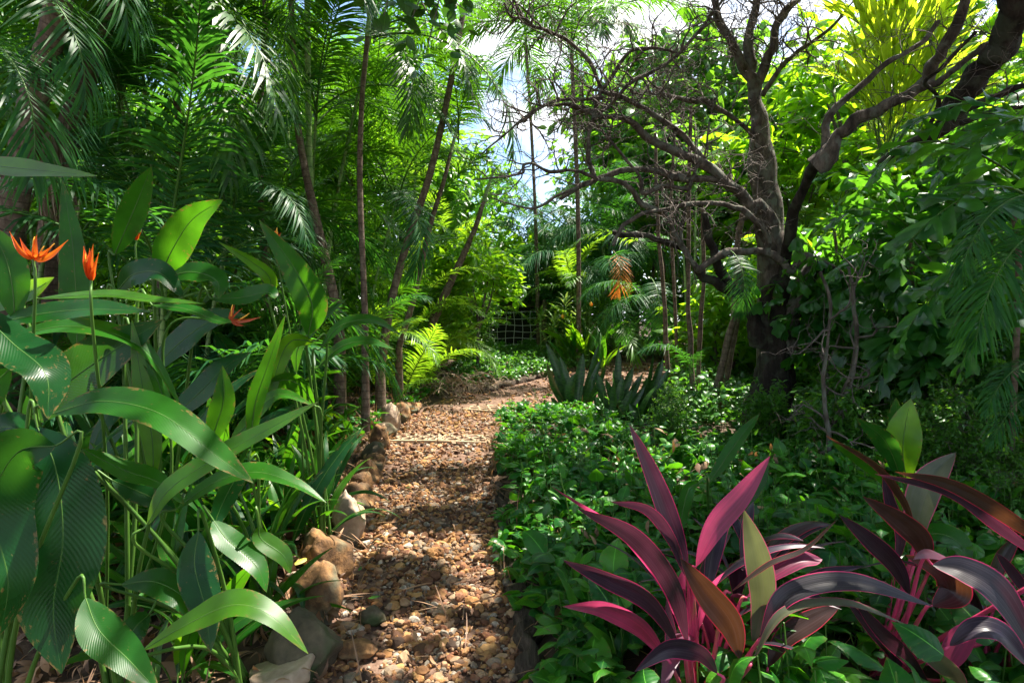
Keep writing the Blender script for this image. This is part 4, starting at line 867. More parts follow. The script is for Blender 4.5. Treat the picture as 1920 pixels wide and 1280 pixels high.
# single fronds that read in front
def loose_frond_palm(bpx, bY, frs, label, key, group=None):
    b = P(bpx, 640, bY); z = float(gz(b[0], bY)); t = thing('young_palm', (b[0], bY, z), label, 'palm', group)
    for a, e, Ya, Ye, i, k_ in frs: frond_px(t, k_ or key, i, P(*a, Ya), P(*e, Ye))
    return t
loose_frond_palm(560, 4.9, [((430,355),(575,455),4.9,4.5,2,None),((560,620),(520,470),4.9,4.8,0,None),((575,620),(650,480),4.9,4.8,1,None),((560,620),(440,560),4.9,4.6,2,None)], 'young palm whose blue green frond arches above the tall heliconia leaf', 'blue')
loose_frond_palm(700, 6.6, [((725,345),(770,520),6.4,6.2,3,None),((700,640),(640,470),6.6,6.5,0,None),((700,640),(800,560),6.6,6.2,2,None),((705,640),(820,680),6.7,6.3,2,'lime')], 'young palm with a broad blue frond hanging before the leaning trunks', 'blue')
loose_frond_palm(850, 8.4, [((770,640),(905,590),8.6,8.0,2,None),((775,640),(880,560),8.6,8.1,1,None),((790,650),(935,700),8.4,7.8,2,None),((760,660),(700,590),8.6,8.4,1,None),((800,560),(925,520),8.4,8,2,None),((840,720),(740,760),7.6,7.2,2,None),((730,655),(800,600),7.6,7.4,1,None)], 'low bright yellow green palm left of the wire gate', 'lime')
# overhanging fronds in the upper left, closest to the camera
loose_frond_palm(-500, 3.2, [((-120,-60),(160,190),3.0,2.8,2,None),((-160,60),(60,330),3.0,2.7,3,None),((-60,-160),(240,60),3.4,3.2,2,None)], 'palm reaching in over the upper left corner with drooping fronds', 'date')
loose_frond_palm(200, 4.6, [((210,20),(520,230),5.0,4.4,2,None),((150,-60),(420,110),5.0,4.4,2,None),((230,60),(430,330),5.2,4.6,3,None),((190,40),(60,320),5.2,4.8,3,None),((160,250),(330,420),5,4.6,2,None)], 'palm with long feathered fronds spreading across the upper left', 'areca')
loose_frond_palm(640, 5.6, [((640,-40),(560,220),5.6,5.2,3,None),((700,60),(880,170),5.8,5.2,2,None),((700,70),(960,300),6.0,5.6,2,None),((680,60),(480,160),5.8,5.3,2,None),((690,60),(760,250),5.8,5.4,3,None)], 'palm with fronds hanging over the middle trunks toward the sky gap', 'areca')

# ---------------------------------------------------------------- broad leaved crowns, shrubs
def leafmesh_tpl(seed, wr=.42, nv=3, nu=2, curl=.3): return quadleaf(nv, nu, wr, curl, seed)
BL = [leafmesh_tpl(1,.42,3,2,.3), leafmesh_tpl(2,.32,3,2,.6), leafmesh_tpl(3,.5,3,2,.1)]
def crown_mesh(name, seed, ctr, rad, ntw, per, size, mats, limbs=5, fill=.55, base=None, drop=-.35, tpls=None):
    """twigs with leaves through the crown's volume, tied to the base by limbs"""
    rs = np.random.default_rng(seed); mb = MB(); ctr = np.array(ctr, float); rad = np.array(rad, float)
    lobes = nrm(rs.normal(size=(9,3)))*rs.uniform(.3,.72,(9,1))
    lb = rs.integers(0, 9, ntw); q = lobes[lb]+rs.normal(0,.22,(ntw,3)); q = q/np.maximum(1, np.linalg.norm(q, axis=1, keepdims=True)/1.05)
    pts = ctr+q*rad; out = nrm(q+rs.normal(0,.5,(ntw,3)))
    k = ntw*per; tw = np.repeat(np.arange(ntw), per); s = rs.uniform(0, 1, k); ln = rs.uniform(.15,.34,ntw)
    pos = pts[tw]+out[tw]*(s*ln[tw])[:,None]+rs.normal(0,.02,(k,3))
    az = np.arctan2(out[tw][:,1], out[tw][:,0])+rs.uniform(-1.3,1.3,k); el = rs.normal(drop, .45, k); ro = rs.normal(0,.5,k)
    A = dirs_frame(az, el, ro)*(size*rs.uniform(.6,1.3,k))[:,None,None]; tp = tpls or BL; w = rs.integers(0, len(tp), k)
    for j in range(len(tp)): mb.inst(tp[j], A[w==j], pos[w==j])
    for i in range(ntw):
        if i % 3 == 0: tube(mb, np.array([pts[i]-out[i]*.15, pts[i]+out[i]*ln[i]]), (.005,.002), 3, m=1, closed=False)
    b = np.array(base if base is not None else (0,0,0), float)
    for L_ in lobes[:limbs]:
        e = ctr+L_*rad; c = catmull([b, b*.5+e*.5+rs.normal(0,.12,3)*rad.mean()*.6, e], 12); tube(mb, c, np.linspace(.028,.006,12)*rad.mean()*1.2, 6, m=1)
    return mb.mesh(name, mats)
CR = {'dark': [crown_mesh('crown', 11+i, (0,0,.95), (.8,.8,.85), 260, 9, .13, ('broad','twig')) for i in range(2)],
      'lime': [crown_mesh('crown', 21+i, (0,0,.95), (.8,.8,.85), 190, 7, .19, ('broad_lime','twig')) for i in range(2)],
      'fine': [crown_mesh('crown', 31+i, (0,0,.95), (.75,.75,.9), 420, 12, .075, ('broad','twig')) for i in range(2)]}
def jag_tpl(seed):
    rs = np.random.default_rng(seed); mb = MB(); nu, nv = 6, 4; u = np.linspace(-1, 1, nu+1); s_ = np.linspace(0, 1, nv+1)
    w = .42*(.05+.95*s_**.8); V = np.zeros((nv+1, nu+1, 3)); V[:,:,0] = s_[:,None]*(1-.18*u**2)[None]; V[:,:,1] = w[:,None]*u[None]; V[:,:,2] = -.25*s_[:,None]**2+.10*np.abs(u)[None]*s_[:,None]+.02*rs.normal(size=(nv+1,nu+1))
    V[-1,:,0] += rs.uniform(-.28,.16,nu+1); V[-2,:,0] += rs.uniform(-.08,.04,nu+1); kk = nu+1; ii = np.arange(nv)[:,None]*kk; jj = np.arange(nu)[None]
    mb.add(V, np.stack([np.tile(u*.5+.5, (nv+1,1)), np.tile(s_[:,None], (1,kk))], -1), np.stack([ii+jj, ii+jj+1, ii+kk+jj+1, ii+kk+jj], -1).reshape(-1,4)); return mb.get()
JT = [jag_tpl(i) for i in range(4)]
CR['fish'] = [crown_mesh('crown', 41+i, (0,0,.95), (.85,.7,.9), 120, 5, .21, ('fish','twig'), drop=-.75, tpls=JT) for i in range(2)]
CR['big'] = [crown_mesh('crown', 51+i, (0,0,.95), (.85,.75,.9), 130, 6, .26, ('broad','twig'), drop=-.6, tpls=[leafmesh_tpl(1,.34,4,2,.5)]) for i in range(2)]
def shrub(x, y, sc, kind, label, group=None, h=0.0, zs=1.0, name='shrub', cat='shrub'):
    z = float(gz(x, y)); t = thing(name, (x, y, z), label, cat, group)
    me = CR[kind][int(rng.integers(0, 2))]
    m = Matrix.Translation((0,0,h)) @ Matrix.Rotation(rng.uniform(0,6.28), 4, 'Z') @ Matrix.Diagonal((sc, sc, sc*zs, 1)); child('crown', me, t, m)
    mb = MB(); c = catmull([(x,y,z-.05),(x+rng.normal(0,.05),y,z+h*.6+.05),(x,y,z+h+.12*sc)], 8); tube(mb, c, np.linspace(.035,.025,8)*sc, 8); mb.build('trunk', ['bark'], t)
    return t
g = G(912, 662)
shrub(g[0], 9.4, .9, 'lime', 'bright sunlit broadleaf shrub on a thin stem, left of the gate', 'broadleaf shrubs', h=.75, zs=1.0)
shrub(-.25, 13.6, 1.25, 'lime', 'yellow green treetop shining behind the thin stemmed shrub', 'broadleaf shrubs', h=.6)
shrub(.35, 14.5, 1.3, 'dark', 'dense leafy shrub behind the wire gate', 'broadleaf shrubs', h=.7)
shrub(-.75, 11.8, .9, 'fine', 'small leaved shrub at the left post of the gate', 'broadleaf shrubs', h=.3)
shrub(1.0, 13.4, .95, 'fine', 'small leaved shrub to the right of the gate', 'broadleaf shrubs', h=.2)
# far wood closing the view
def woods():
    mb = MB(); tp = quadleaf(2, 2, .5, .3)
    spots = []
    for az in np.arange(-78, 79, 3.2):
        d = rng.uniform(17, 24); a = R(az); x = d*math.sin(a); y = d*math.cos(a); top = rng.uniform(5.5, 8.5)
        if -4 < az < 7: top = rng.uniform(2.6, 3.3)
        spots.append((x, y, top))
    for x, y, top in spots:
        k = int(430*top/6); q = nrm(rng.normal(size=(k,3)))*rng.uniform(.3,1,(k,1))**.5
        c = np.array((x, y, .77+top*.55)); p = c+q*np.array((1.5,1.2,top*.55)); p = np.repeat(p, 7, 0)+rng.normal(0,.22,(k*7,3)); n = len(p)
        A = dirs_frame(rng.uniform(0,6.28,n), rng.normal(-.4,.4,n), rng.normal(0,.5,n))*rng.uniform(.16,.36,(n,1,1)); mb.inst(tp, A, p)
        tube(mb, np.array([(x,y,.6),(x+.1,y,top*.5),(x,y,top*.95)]), (.14,.1,.04), 6, m=1)
    o = mb.build('distant_woods', ['broad','bark']); tag(o, 'far-off green wood closing the garden behind everything', 'woods', kind='stuff')
woods()

# ---------------------------------------------------------------- gate
def gate():
    g = G(965, 652); Y = 12.6; b = P(965, 648, Y); z = b[2]; t = thing('wire_gate', tuple(b), 'white wire mesh gate at the end of the garden', 'gate')
    x0, x1 = P(918,600,Y)[0], P(1010,600,Y)[0]; zt = P(960,583,Y)[2]
    for i, x in enumerate(np.linspace(x0, x1, 7)):
        mb = MB(); k = 10; zz = np.linspace(z, zt, k); tube(mb, np.stack([x+.012*np.sin(zz*9+i), Y+0*zz, zz], 1), .006, 5); mb.build('wire', ['wire'], t)
    for i, zz in enumerate(np.linspace(z+.02, zt-.02, 6)):
        mb = MB(); xx = np.linspace(x0-.04, x1+.04, 14); tube(mb, np.stack([xx, Y-.008+0*xx, zz+.012*np.sin(xx*8+i)], 1), .006, 5); mb.build('wire', ['wire'], t)
    for x in (x0-.09, x1+.12):
        mb = MB(); tube(mb, np.array([(x,Y+.03,z-.1),(x,Y+.03,(z+zt)/2),(x,Y+.03,zt+.22)]), .05, 8, rough=.1); mb.build('post', ['timber'], t)
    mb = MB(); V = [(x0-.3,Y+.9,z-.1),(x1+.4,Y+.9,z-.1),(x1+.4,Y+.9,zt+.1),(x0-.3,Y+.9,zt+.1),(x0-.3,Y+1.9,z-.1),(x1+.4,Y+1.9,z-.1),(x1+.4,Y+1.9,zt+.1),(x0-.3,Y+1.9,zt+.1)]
    mb.add(V, None, [(0,1,2,3),(1,5,6,2),(5,4,7,6),(4,0,3,7),(3,2,6,7)]); s = thing('gate_backing', ((x0+x1)/2, Y+1.4, z-.1), 'dark low shed seen through the white wire mesh', 'backing'); mb.build('walls', ['dark'], s, smooth=False)  # near-black box set behind the mesh to fill its dark opening
    mb = MB(); mb.add([(x0-.4,Y+.8,zt+.1),(x1+.5,Y+.8,zt+.1),(x1+.5,Y+2,zt+.22),(x0-.4,Y+2,zt+.22),(x0-.4,Y+.8,zt+.14),(x1+.5,Y+.8,zt+.14),(x1+.5,Y+2,zt+.26),(x0-.4,Y+2,zt+.26)], None, [(3,2,1,0),(4,5,6,7),(0,1,5,4),(1,2,6,5),(2,3,7,6),(3,0,4,7)]); mb.build('roof', ['timber'], s, smooth=False)
gate()
# low rubble by the gate
for (px, py, w, h, lab, sd_) in ((862,652,60,30,'pale pinkish rock in the sun left of the gate',31),(885,640,34,28,'smaller pale rock beside the gate mesh',32)):
    boulder(px, py, w, h, lab, 'stone_pale', sd_, name='pale_rock', grp='pale rocks by the gate')
#PART3
# ---------------------------------------------------------------- gnarled trees on the right
def limb(parent, pts, Y0, Y1, mt='bark', name='limb', n=None, sides=9, rough=.16, label=None):
    k = len(pts); n = n or max(16, k*7); q = [P(p[0], p[1], Y0+(Y1-Y0)*i/(k-1)) for i, p in enumerate(pts)]; c = catmull(q, n)
    w = np.interp(np.linspace(0, 1, n), np.linspace(0, 1, k), [p[2]*(.62 if p[2] > 30 else .38)*q[i][1]/FPX for i, p in enumerate(pts)])
    kk = max(4, n//3); xi = np.linspace(0, 1, kk); xo = np.linspace(0, 1, n)
    c[1:-1] += np.stack([np.interp(xo, xi, rng.normal(0, .28, kk)) for _ in range(3)], 1)[1:-1]*np.minimum(w, .05)[1:-1,None]; w = w*(1+np.interp(xo, xi, rng.normal(0, .07, kk)))
    mb = MB(); tube(mb, c, w, sides, rough=rough, seed=int(pts[0][0]+pts[-1][1])); o = mb.build(name, [mt], parent)
    if label: o['label'] = label
    return o, c, w
def twig_rec(mb, p, d, r, Ln, depth, rs):
    n = max(4, int(Ln/.055)); pts = [p]; q = p.copy(); dd = d.copy()
    for i in range(n):
        dd = nrm(dd+rs.normal(0,.34,3)+np.array((0,0,.03))); q = q+dd*Ln/n; pts.append(q.copy())
        if depth > 0 and i > 0 and rs.random() < .62: twig_rec(mb, q, nrm(dd+rs.normal(0,.85,3)), r*(.62-.2*i/n), Ln*rs.uniform(.4,.75), depth-1, rs)
    tube(mb, np.array(pts), np.linspace(r, max(r*.3, .0014), len(pts)), 5 if r > .006 else 3, m=0)
def twigs(parent, c, w, every, Ln, bias, seed, r=.0105, depth=2, lo=.1):
    rs = np.random.default_rng(seed); mb = MB(); n = len(c); T = tangents(c); k = int(every)
    for i in range(k):
        f = int(rs.uniform(lo, .98)*(n-1)); d = nrm(np.cross(T[f], rs.normal(size=3))+np.array(bias)*.8+T[f]*.3)
        twig_rec(mb, c[f].copy(), d, min(r, w[f]*.8), Ln*rs.uniform(.6,1.3), depth, rs)
    o = mb.build('twigs', ['twig'], parent, org=(0,0,0)); o.parent = parent
    return o
def add_twigs(tree, lb, every, Ln, bias, seed, **k):
    o, c, w = lb; rs = twigs(None, c, w, every, Ln, bias, seed, **k)
    rs.parent = o; rs.location = -(Vector(tree.location)+o.location)
b = np.array((2.5,5.85,0)); b = G(1440,812)
A = thing('gnarled_tree', tuple(b), 'dark fluted old tree with bare twisted branches spreading left over the path', 'tree', 'old trees right of the path')
YT = b[1]
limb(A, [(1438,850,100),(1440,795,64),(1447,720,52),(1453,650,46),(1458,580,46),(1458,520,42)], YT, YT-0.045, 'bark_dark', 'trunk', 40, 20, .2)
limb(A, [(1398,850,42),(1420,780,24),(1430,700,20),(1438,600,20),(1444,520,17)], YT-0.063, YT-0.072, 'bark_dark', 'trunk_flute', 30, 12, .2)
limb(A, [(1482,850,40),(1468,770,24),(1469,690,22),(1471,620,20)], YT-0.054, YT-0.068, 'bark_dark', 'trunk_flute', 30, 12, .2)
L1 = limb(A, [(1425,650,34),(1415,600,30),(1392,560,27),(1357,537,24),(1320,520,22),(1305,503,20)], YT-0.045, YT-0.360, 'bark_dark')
L1b = limb(A, [(1375,548,24),(1350,500,22),(1338,465,22),(1325,430,18),(1322,400,15)], YT-0.225, YT-0.405, 'bark_dark')
L2 = limb(A, [(1470,655,42),(1480,594,36),(1507,534,32),(1530,502,28),(1563,507,20),(1595,522,17),(1620,552,15),(1645,574,13),(1682,580,11),(1732,560,6)], YT-0.045, YT-0.585)
L3 = limb(A, [(1528,505,24),(1510,480,20),(1487,508,19),(1467,491,18),(1437,474,18),(1397,469,18),(1350,480,18),(1308,507,18)], YT-0.315, YT-0.450)
L4 = limb(A, [(1450,540,44),(1448,470,38),(1440,420,36),(1427,396,30),(1413,383,28),(1363,343,25),(1323,312,23),(1280,290,22),(1223,263,20),(1173,225,16),(1123,216,13),(1073,197,10),(1023,197,7)], YT, YT-0.540)
L5 = limb(A, [(1423,400,18),(1390,362,18),(1347,336,17),(1280,333,17),(1207,318,15),(1157,320,14),(1120,337,15),(1085,350,14),(1050,373,9)], YT-0.135, YT-0.540)
L6 = limb(A, [(1120,337,10),(1107,330,9),(1070,320,8),(1033,322,8),(1000,307,7),(981,310,7),(978,325,6),(940,332,5),(887,337,4)], YT-0.495, YT-0.675)
L7 = limb(A, [(1118,337,12),(1105,300,11),(1103,260,10),(1114,218,10),(1130,168,11)], YT-0.495, YT-0.540)
L8 = limb(A, [(1413,395,15),(1345,325,14),(1310,288,14),(1280,253,13),(1223,213,13),(1173,184,12),(1130,167,12),(1107,118,10),(1070,83,9),(1033,60,8),(1000,50,7),(985,37,6),(957,30,5),(945,5,4)], YT-0.180, YT-0.720)
L9 = limb(A, [(1125,336,12),(1165,340,12),(1188,360,13),(1207,385,13),(1250,405,13),(1265,440,13),(1290,480,14),(1308,505,15)], YT-0.495, YT-0.405)
L10 = limb(A, [(1437,474,16),(1440,452,15),(1427,425,14),(1400,400,13),(1362,385,13),(1300,381,12),(1250,392,11),(1200,403,10),(1165,428,11),(1150,460,8)], YT-0.405, YT-0.585)
L11 = limb(A, [(1130,167,9),(1170,110,9),(1195,92,8),(1240,92,7),(1270,97,4)], YT-0.540, YT-0.675)
L12 = limb(A, [(1113,225,9),(1150,190,9),(1190,150,9),(1250,120,8),(1300,70,7),(1340,20,6),(1370,-20,5)], YT-0.540, YT-0.585)
L13 = limb(A, [(1130,185,9),(1090,186,9),(1040,190,8),(990,215,6),(950,250,5),(900,290,3)], YT-0.562, YT-0.810)
L14 = limb(A, [(1290,355,10),(1240,348,10),(1205,362,10),(1198,330,8),(1150,270,7),(1110,225,6)], YT-0.360, YT-0.495)
L15 = limb(A, [(1308,503,14),(1290,478,10),(1278,440,9),(1283,400,8),(1300,330,7),(1320,290,6),(1330,230,5)], YT-0.405, YT-0.270)
L16 = limb(A, [(1085,350,7),(1050,365,7),(1000,390,6),(950,380,4),(920,370,3)], YT-0.540, YT-0.675)
L17 = limb(A, [(1290,470,12),(1240,450,14),(1200,440,15),(1160,440,15),(1150,436,13)], YT-0.270, YT-0.180, 'bark_dark')
for i, (lb, ev, Ln, bias, kw) in enumerate(((L4,26,.5,(-.3,0,.5),{}),(L8,34,.55,(-.4,0,.4),{}),(L13,20,.5,(-.5,0,0),{}),(L12,22,.5,(-.2,0,.6),{}),(L6,14,.4,(-.5,0,-.2),dict(r=.0085)),(L7,12,.45,(-.5,0,.3),dict(r=.008)),(L11,14,.5,(.1,0,.7),dict(r=.008)),(L5,14,.4,(-.2,0,-.2),dict(r=.008)),(L9,8,.35,(-.2,0,-.4),dict(r=.0085)),(L10,10,.35,(-.2,0,.3),dict(r=.0085)),(L16,10,.35,(-.5,0,-.1),dict(r=.004)),(L14,14,.4,(-.1,0,.4),dict(r=.0085)),(L15,14,.4,(.3,0,.5),dict(r=.0085)),(L2,10,.4,(.4,0,-.2),dict(r=.006,lo=.5)))):
    add_twigs(A, lb, int(ev*.85), Ln, bias, 400+i, **kw)
b2 = G(1455, 790); YB = b2[1]+.5; b2 = P(1445, 770, YB)
B = thing('forked_tree', (b2[0], YB, float(gz(b2[0], YB))), 'pale barked tree dividing into three limbs behind the dark trunk', 'tree', 'old trees right of the path')
limb(B, [(1450,760,44),(1448,560,42),(1441,400,40),(1430,300,36),(1418,200,30),(1413,152,30)], YB, YB, 'bark', 'trunk', 40, 14, .14)
LB1 = limb(B, [(1413,155,26),(1397,127,24),(1373,85,21),(1350,42,18),(1340,0,17),(1338,-60,15)], YB, YB-.2)
LB2 = limb(B, [(1411,150,24),(1403,70,20),(1414,30,18),(1424,-40,16)], YB, YB)
LB3 = limb(B, [(1420,155,26),(1447,93,22),(1463,27,18),(1490,8,15),(1530,-30,12)], YB, YB-.1)
LB4 = limb(B, [(1430,180,12),(1470,120,10),(1520,80,9),(1560,50,8),(1590,15,5)], YB-.1, YB-.5)
LB5 = limb(B, [(1440,330,16),(1400,240,12),(1330,195,13),(1300,190,13),(1250,180,10),(1230,170,7)], YB, YB-.2)
for i, lb in enumerate((LB1,LB2,LB3,LB4,LB5)): add_twigs(B, lb, 14, .5, (0,0,.3), 500+i)
YC = 5.0; cb = P(1530, 700, YC+.3)
D = thing('leaning_tree', (cb[0], YC+.3, float(gz(cb[0], YC+.3))), 'tree with heavy limbs sweeping up right against the blue sky', 'tree', 'old trees right of the path')
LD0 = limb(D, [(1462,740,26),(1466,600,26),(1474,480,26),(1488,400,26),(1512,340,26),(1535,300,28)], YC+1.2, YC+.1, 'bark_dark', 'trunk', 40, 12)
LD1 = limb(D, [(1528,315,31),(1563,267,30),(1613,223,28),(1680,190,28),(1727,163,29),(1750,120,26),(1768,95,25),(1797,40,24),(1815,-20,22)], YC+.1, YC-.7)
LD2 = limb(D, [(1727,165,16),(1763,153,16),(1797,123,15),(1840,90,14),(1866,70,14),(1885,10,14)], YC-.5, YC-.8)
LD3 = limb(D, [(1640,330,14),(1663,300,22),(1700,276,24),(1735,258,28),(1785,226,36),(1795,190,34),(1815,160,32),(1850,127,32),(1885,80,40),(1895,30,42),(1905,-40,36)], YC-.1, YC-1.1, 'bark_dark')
LD4 = limb(D, [(1795,205,22),(1847,190,18),(1900,168,15),(1960,150,10)], YC-.8, YC-1.2, 'bark_dark')
LD5 = limb(D, [(1800,232,14),(1863,208,12),(1925,200,10)], YC-.8, YC-1.1, 'bark_dark')
LD6 = limb(D, [(1545,280,18),(1560,215,18),(1613,160,16),(1663,118,14),(1720,85,12),(1760,40,10)], YC+.2, YC+.1)
LD7 = limb(D, [(1740,255,12),(1760,190,10),(1735,155,10),(1765,130,9),(1830,60,8)], YC-.5, YC-.9, 'bark_dark')
for i, lb in enumerate((LD1,LD3,LD4,LD6,LD7)): add_twigs(D, lb, 9, .4, (0,0,.1), 600+i, r=.006)
# slender stems
def slender(pts, Y, label, group='slender stems around the dark tree', mt='bark', tw=0, name='slender_stem', cat='stem'):
    b = P(pts[0][0], pts[0][1], Y); t = thing(name, tuple(b), label, cat, group); lb = limb(t, pts, Y, Y, mt, 'stem', rough=.08, sides=7)
    if tw: add_twigs(t, lb, tw, .4, (0,0,.2), int(pts[0][0]))
slender([(1598,800,17),(1580,790,16),(1588,730,16),(1602,680,12),(1606,640,10),(1603,600,11),(1598,540,9),(1590,500,8)], 4.6, 'knobbly thin stem right of the dark trunk, bending at mid height', tw=6)
slender([(1553,905,13),(1555,830,12),(1550,790,12),(1544,720,10),(1552,640,8),(1556,560,8),(1538,510,7)], 4.3, 'thin twisted stem reaching lowest into the creeper', tw=8)
slender([(1560,800,10),(1590,735,10),(1600,690,8),(1608,650,7)], 4.5, 'short stem crossing between the two thin ones', tw=3)
for pts, Y, lab in (([(1298,765,14),(1294,650,12),(1290,540,11),(1292,380,10),(1296,200,9)],7.0,'grey straight cane left of the paired leaning canes'),
   ([(1308,770,12),(1312,640,11),(1318,520,10),(1316,380,9)],7.2,'second straight cane, almost touching the grey one'),
   ([(1330,785,20),(1350,690,18),(1372,600,16),(1380,530,15),(1392,400,14)],6.8,'left of the two leaning brown canes beside the dark trunk'),
   ([(1345,780,16),(1366,680,15),(1385,590,14),(1392,500,12)],7.0,'right of the two leaning brown canes beside the dark trunk'),
   ([(1252,700,12),(1248,600,11),(1240,500,10),(1232,380,9),(1228,250,8)],8.0,'tall pale cane farthest left of the straight canes'),
   ([(1270,700,9),(1265,560,8),(1258,420,8),(1262,280,7)],8.6,'thin distant cane between the pale and the grey canes'),
   ([(1095,250,9),(1075,120,9),(1078,-20,9)],9.5,None),):
    if lab: slender(pts, Y, lab, 'straight canes behind the bare branches', 'ptrunk', name='palm_cane', cat='palm cane')
# tall palms whose crowns cross the sky gap
def tall_palm(px, Y, wpx, ptop, extra, key, n, sc, label, spread=(1,2,3,3)):
    b = P(px, 640, Y); z = float(gz(b[0], Y)); t = thing('palm_tree', (b[0], Y, z), label, 'palm tree', 'tall palms across the sky gap'); tp = P(ptop, 0, Y)+np.array((0,0,extra))
    mb = MB(); r_ = wpx*.5*Y/FPX; tube(mb, catmull([(b[0],Y,z-.05),((b[0]+tp[0])/2+.05,Y,(z+tp[2])/2),tp], 30), np.linspace(r_*1.2, r_*.9, 30), 10, rough=.04); mb.build('trunk', ['ptrunk'], t)
    mb = MB(); tube(mb, np.linspace(tp, tp+np.array((0,0,.5)), 6), np.linspace(r_*1.1, r_*.5, 6), 8); mb.build('crownshaft', ['cane'], t); crown(t, key, tp+np.array((0,0,.4)), n, sc, spread, free=True)
tall_palm(1085, 10.4, 8, 1072, -.9, 'areca', 13, 1.15, 'tall palm trunk standing in the bright sky gap behind the bare branches')
tall_palm(1010, 12.2, 6, 985, -.6, 'areca', 11, 1.2, 'tall palm whose fronds hang across the left of the sky gap')
# ---------------------------------------------------------------- centre and right palms
CG2 = 'palms in the far centre and right'
clump(2.05, 12.2, (1.9,2.6,3.3,2.2,1.5), 'dense palm clump at the far bend with many crowded stems', 'date', CG2, 1.0, 8, 5, (1,2,3,3), rc=.04, rad=.5, free=True)
clump(1.5, 11.2, (.9,1.5), 'bright low palm in the sunlit clearing at the far bend', 'lime', CG2, .75, 8, 6, free=True)
clump(-1.25, 12.4, (.7,1.6), 'bright feathery palm left of the wire gate', 'lime', CG2, .7, 8, 5, free=True)
clump(1.1, 13.6, (2.2,3.1), 'pale feathered palm behind the far bend, left of the crowded clump', 'date', CG2, 1.0, 9, 3, (1,2,3,3), rc=.05, free=True)
clump(3.2, 10.6, (2.4,3.5,4.4), 'tall clump of palms left of the pale barked tree', 'areca', CG2, .95, 6, 4)
clump(4.6, 9.4, (1.6,2.6), 'leafy palm clump directly behind the dark trunk', 'lime', CG2, 1.0, 7, 6)
clump(7.6, 13.4, (3,4.4,5.6), 'tall palms behind the heavy right limbs', 'areca', CG2, 1.1, 8, 5)
clump(3.8, 13.6, (2.8,3.6), 'palms in the back behind the bare branches', 'lime', CG2, 1.1, 8, 3)
loose_frond_palm(1130, 9.6, [((1215,470),(1060,478),9.2,9.0,2,'lime'),((1150,470),(1155,552),9.4,9.3,3,'dead'),((1230,560),(1120,640),9.6,9.2,3,None),((1210,560),(1090,560),9.8,9.4,2,None),((1220,520),(1230,640),9.7,9.3,3,None),((1160,560),(1165,640),9.7,9.5,3,None)], 'palm at the far bend with one orange dead frond', 'date', CG2)
loose_frond_palm(1270, 6.8, [((1300,700),(1200,660),6.8,6.5,2,None),((1290,720),(1330,650),6.8,6.6,1,None),((1370,470),(1385,590),5.4,5.2,3,None)], 'small palm between the canes and the snake plants', 'blue', CG2)
# the big yellow-green ruffled palm, lit from behind
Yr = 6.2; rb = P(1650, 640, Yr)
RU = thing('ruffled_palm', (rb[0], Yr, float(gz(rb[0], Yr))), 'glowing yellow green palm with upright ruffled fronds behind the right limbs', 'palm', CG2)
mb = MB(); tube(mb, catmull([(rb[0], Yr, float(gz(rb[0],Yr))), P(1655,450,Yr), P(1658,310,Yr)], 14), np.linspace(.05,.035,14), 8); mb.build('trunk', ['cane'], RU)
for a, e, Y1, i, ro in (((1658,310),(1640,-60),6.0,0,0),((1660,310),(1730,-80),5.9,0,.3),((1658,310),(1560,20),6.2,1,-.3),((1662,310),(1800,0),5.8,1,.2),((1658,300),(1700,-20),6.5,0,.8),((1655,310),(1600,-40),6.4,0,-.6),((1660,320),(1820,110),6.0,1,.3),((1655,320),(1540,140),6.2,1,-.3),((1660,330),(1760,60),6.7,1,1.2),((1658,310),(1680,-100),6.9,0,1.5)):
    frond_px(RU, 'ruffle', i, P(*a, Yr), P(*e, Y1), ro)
# fishtail palms, right
def fishtail(bx, bY, frs, label, key='wedge'):
    b = P(bx, 640, bY); z = float(gz(b[0], bY)); t = thing('fishtail_palm', (b[0], bY, z), label, 'palm', 'fishtail palms on the right')
    for a, e, Ya, Ye, i in frs: frond_px(t, key, i, P(*a, Ya), P(*e, Ye), rng.uniform(-.4,.4))
    mb = MB(); tube(mb, catmull([(b[0],bY,z-.05),P(bx+10,520,bY),P(bx,400,bY)], 14), np.linspace(.022,.015,14), 7); mb.build('cane', ['ptrunk'], t)
    return t
fishtail(1900, 4.0, [((1960,380),(1640,330),4.0,3.6,2),((1950,330),(1700,240),4.0,3.7,2),((1960,430),(1680,480),4.0,3.5,2),((1960,300),(1800,300),3.8,3.4,3),((1980,480),(1760,560),3.9,3.5,2),((1930,560),(1690,640),3.9,3.5,2),((1960,600),(1800,700),3.8,3.4,3)], 'nearest fishtail palm, leaves reaching in from the right edge')
fishtail(1700, 5.2, [((1760,520),(1560,420),5.2,4.7,2),((1740,560),(1560,520),5.2,4.7,2),((1760,560),(1850,470),5.2,4.9,1),((1740,600),(1640,740),5.1,4.6,3),((1760,600),(1860,640),5.1,4.7,2),((1780,640),(1700,740),5.1,4.6,3),((1700,500),(1620,300),5.3,5.0,1),((1700,480),(1540,330),5.3,4.9,2),((1690,470),(1800,350),5.2,4.8,1)], 'dark fishtail palm with jagged hanging leaves right of the dark trunk')
fishtail(1560, 6.4, [((1560,600),(1480,420),6.4,6.1,1),((1560,600),(1640,430),6.4,6.1,1),((1570,620),(1680,560),6.4,6.0,2),((1560,640),(1500,560),6.4,6.1,2),((1580,680),(1700,700),6.4,6.0,2),((1570,560),(1560,380),6.4,6.2,0)], 'fishtail palm in shade just behind the dark trunk')
fishtail(1850, 6.0, [((1850,640),(1760,440),6.0,5.6,1),((1860,640),(1900,430),6.0,5.6,1),((1850,660),(1730,600),6.0,5.5,2),((1860,700),(1760,760),6.0,5.5,2),((1880,700),(1960,560),6,5.6,1)], 'fishtail palm farther back at the right')
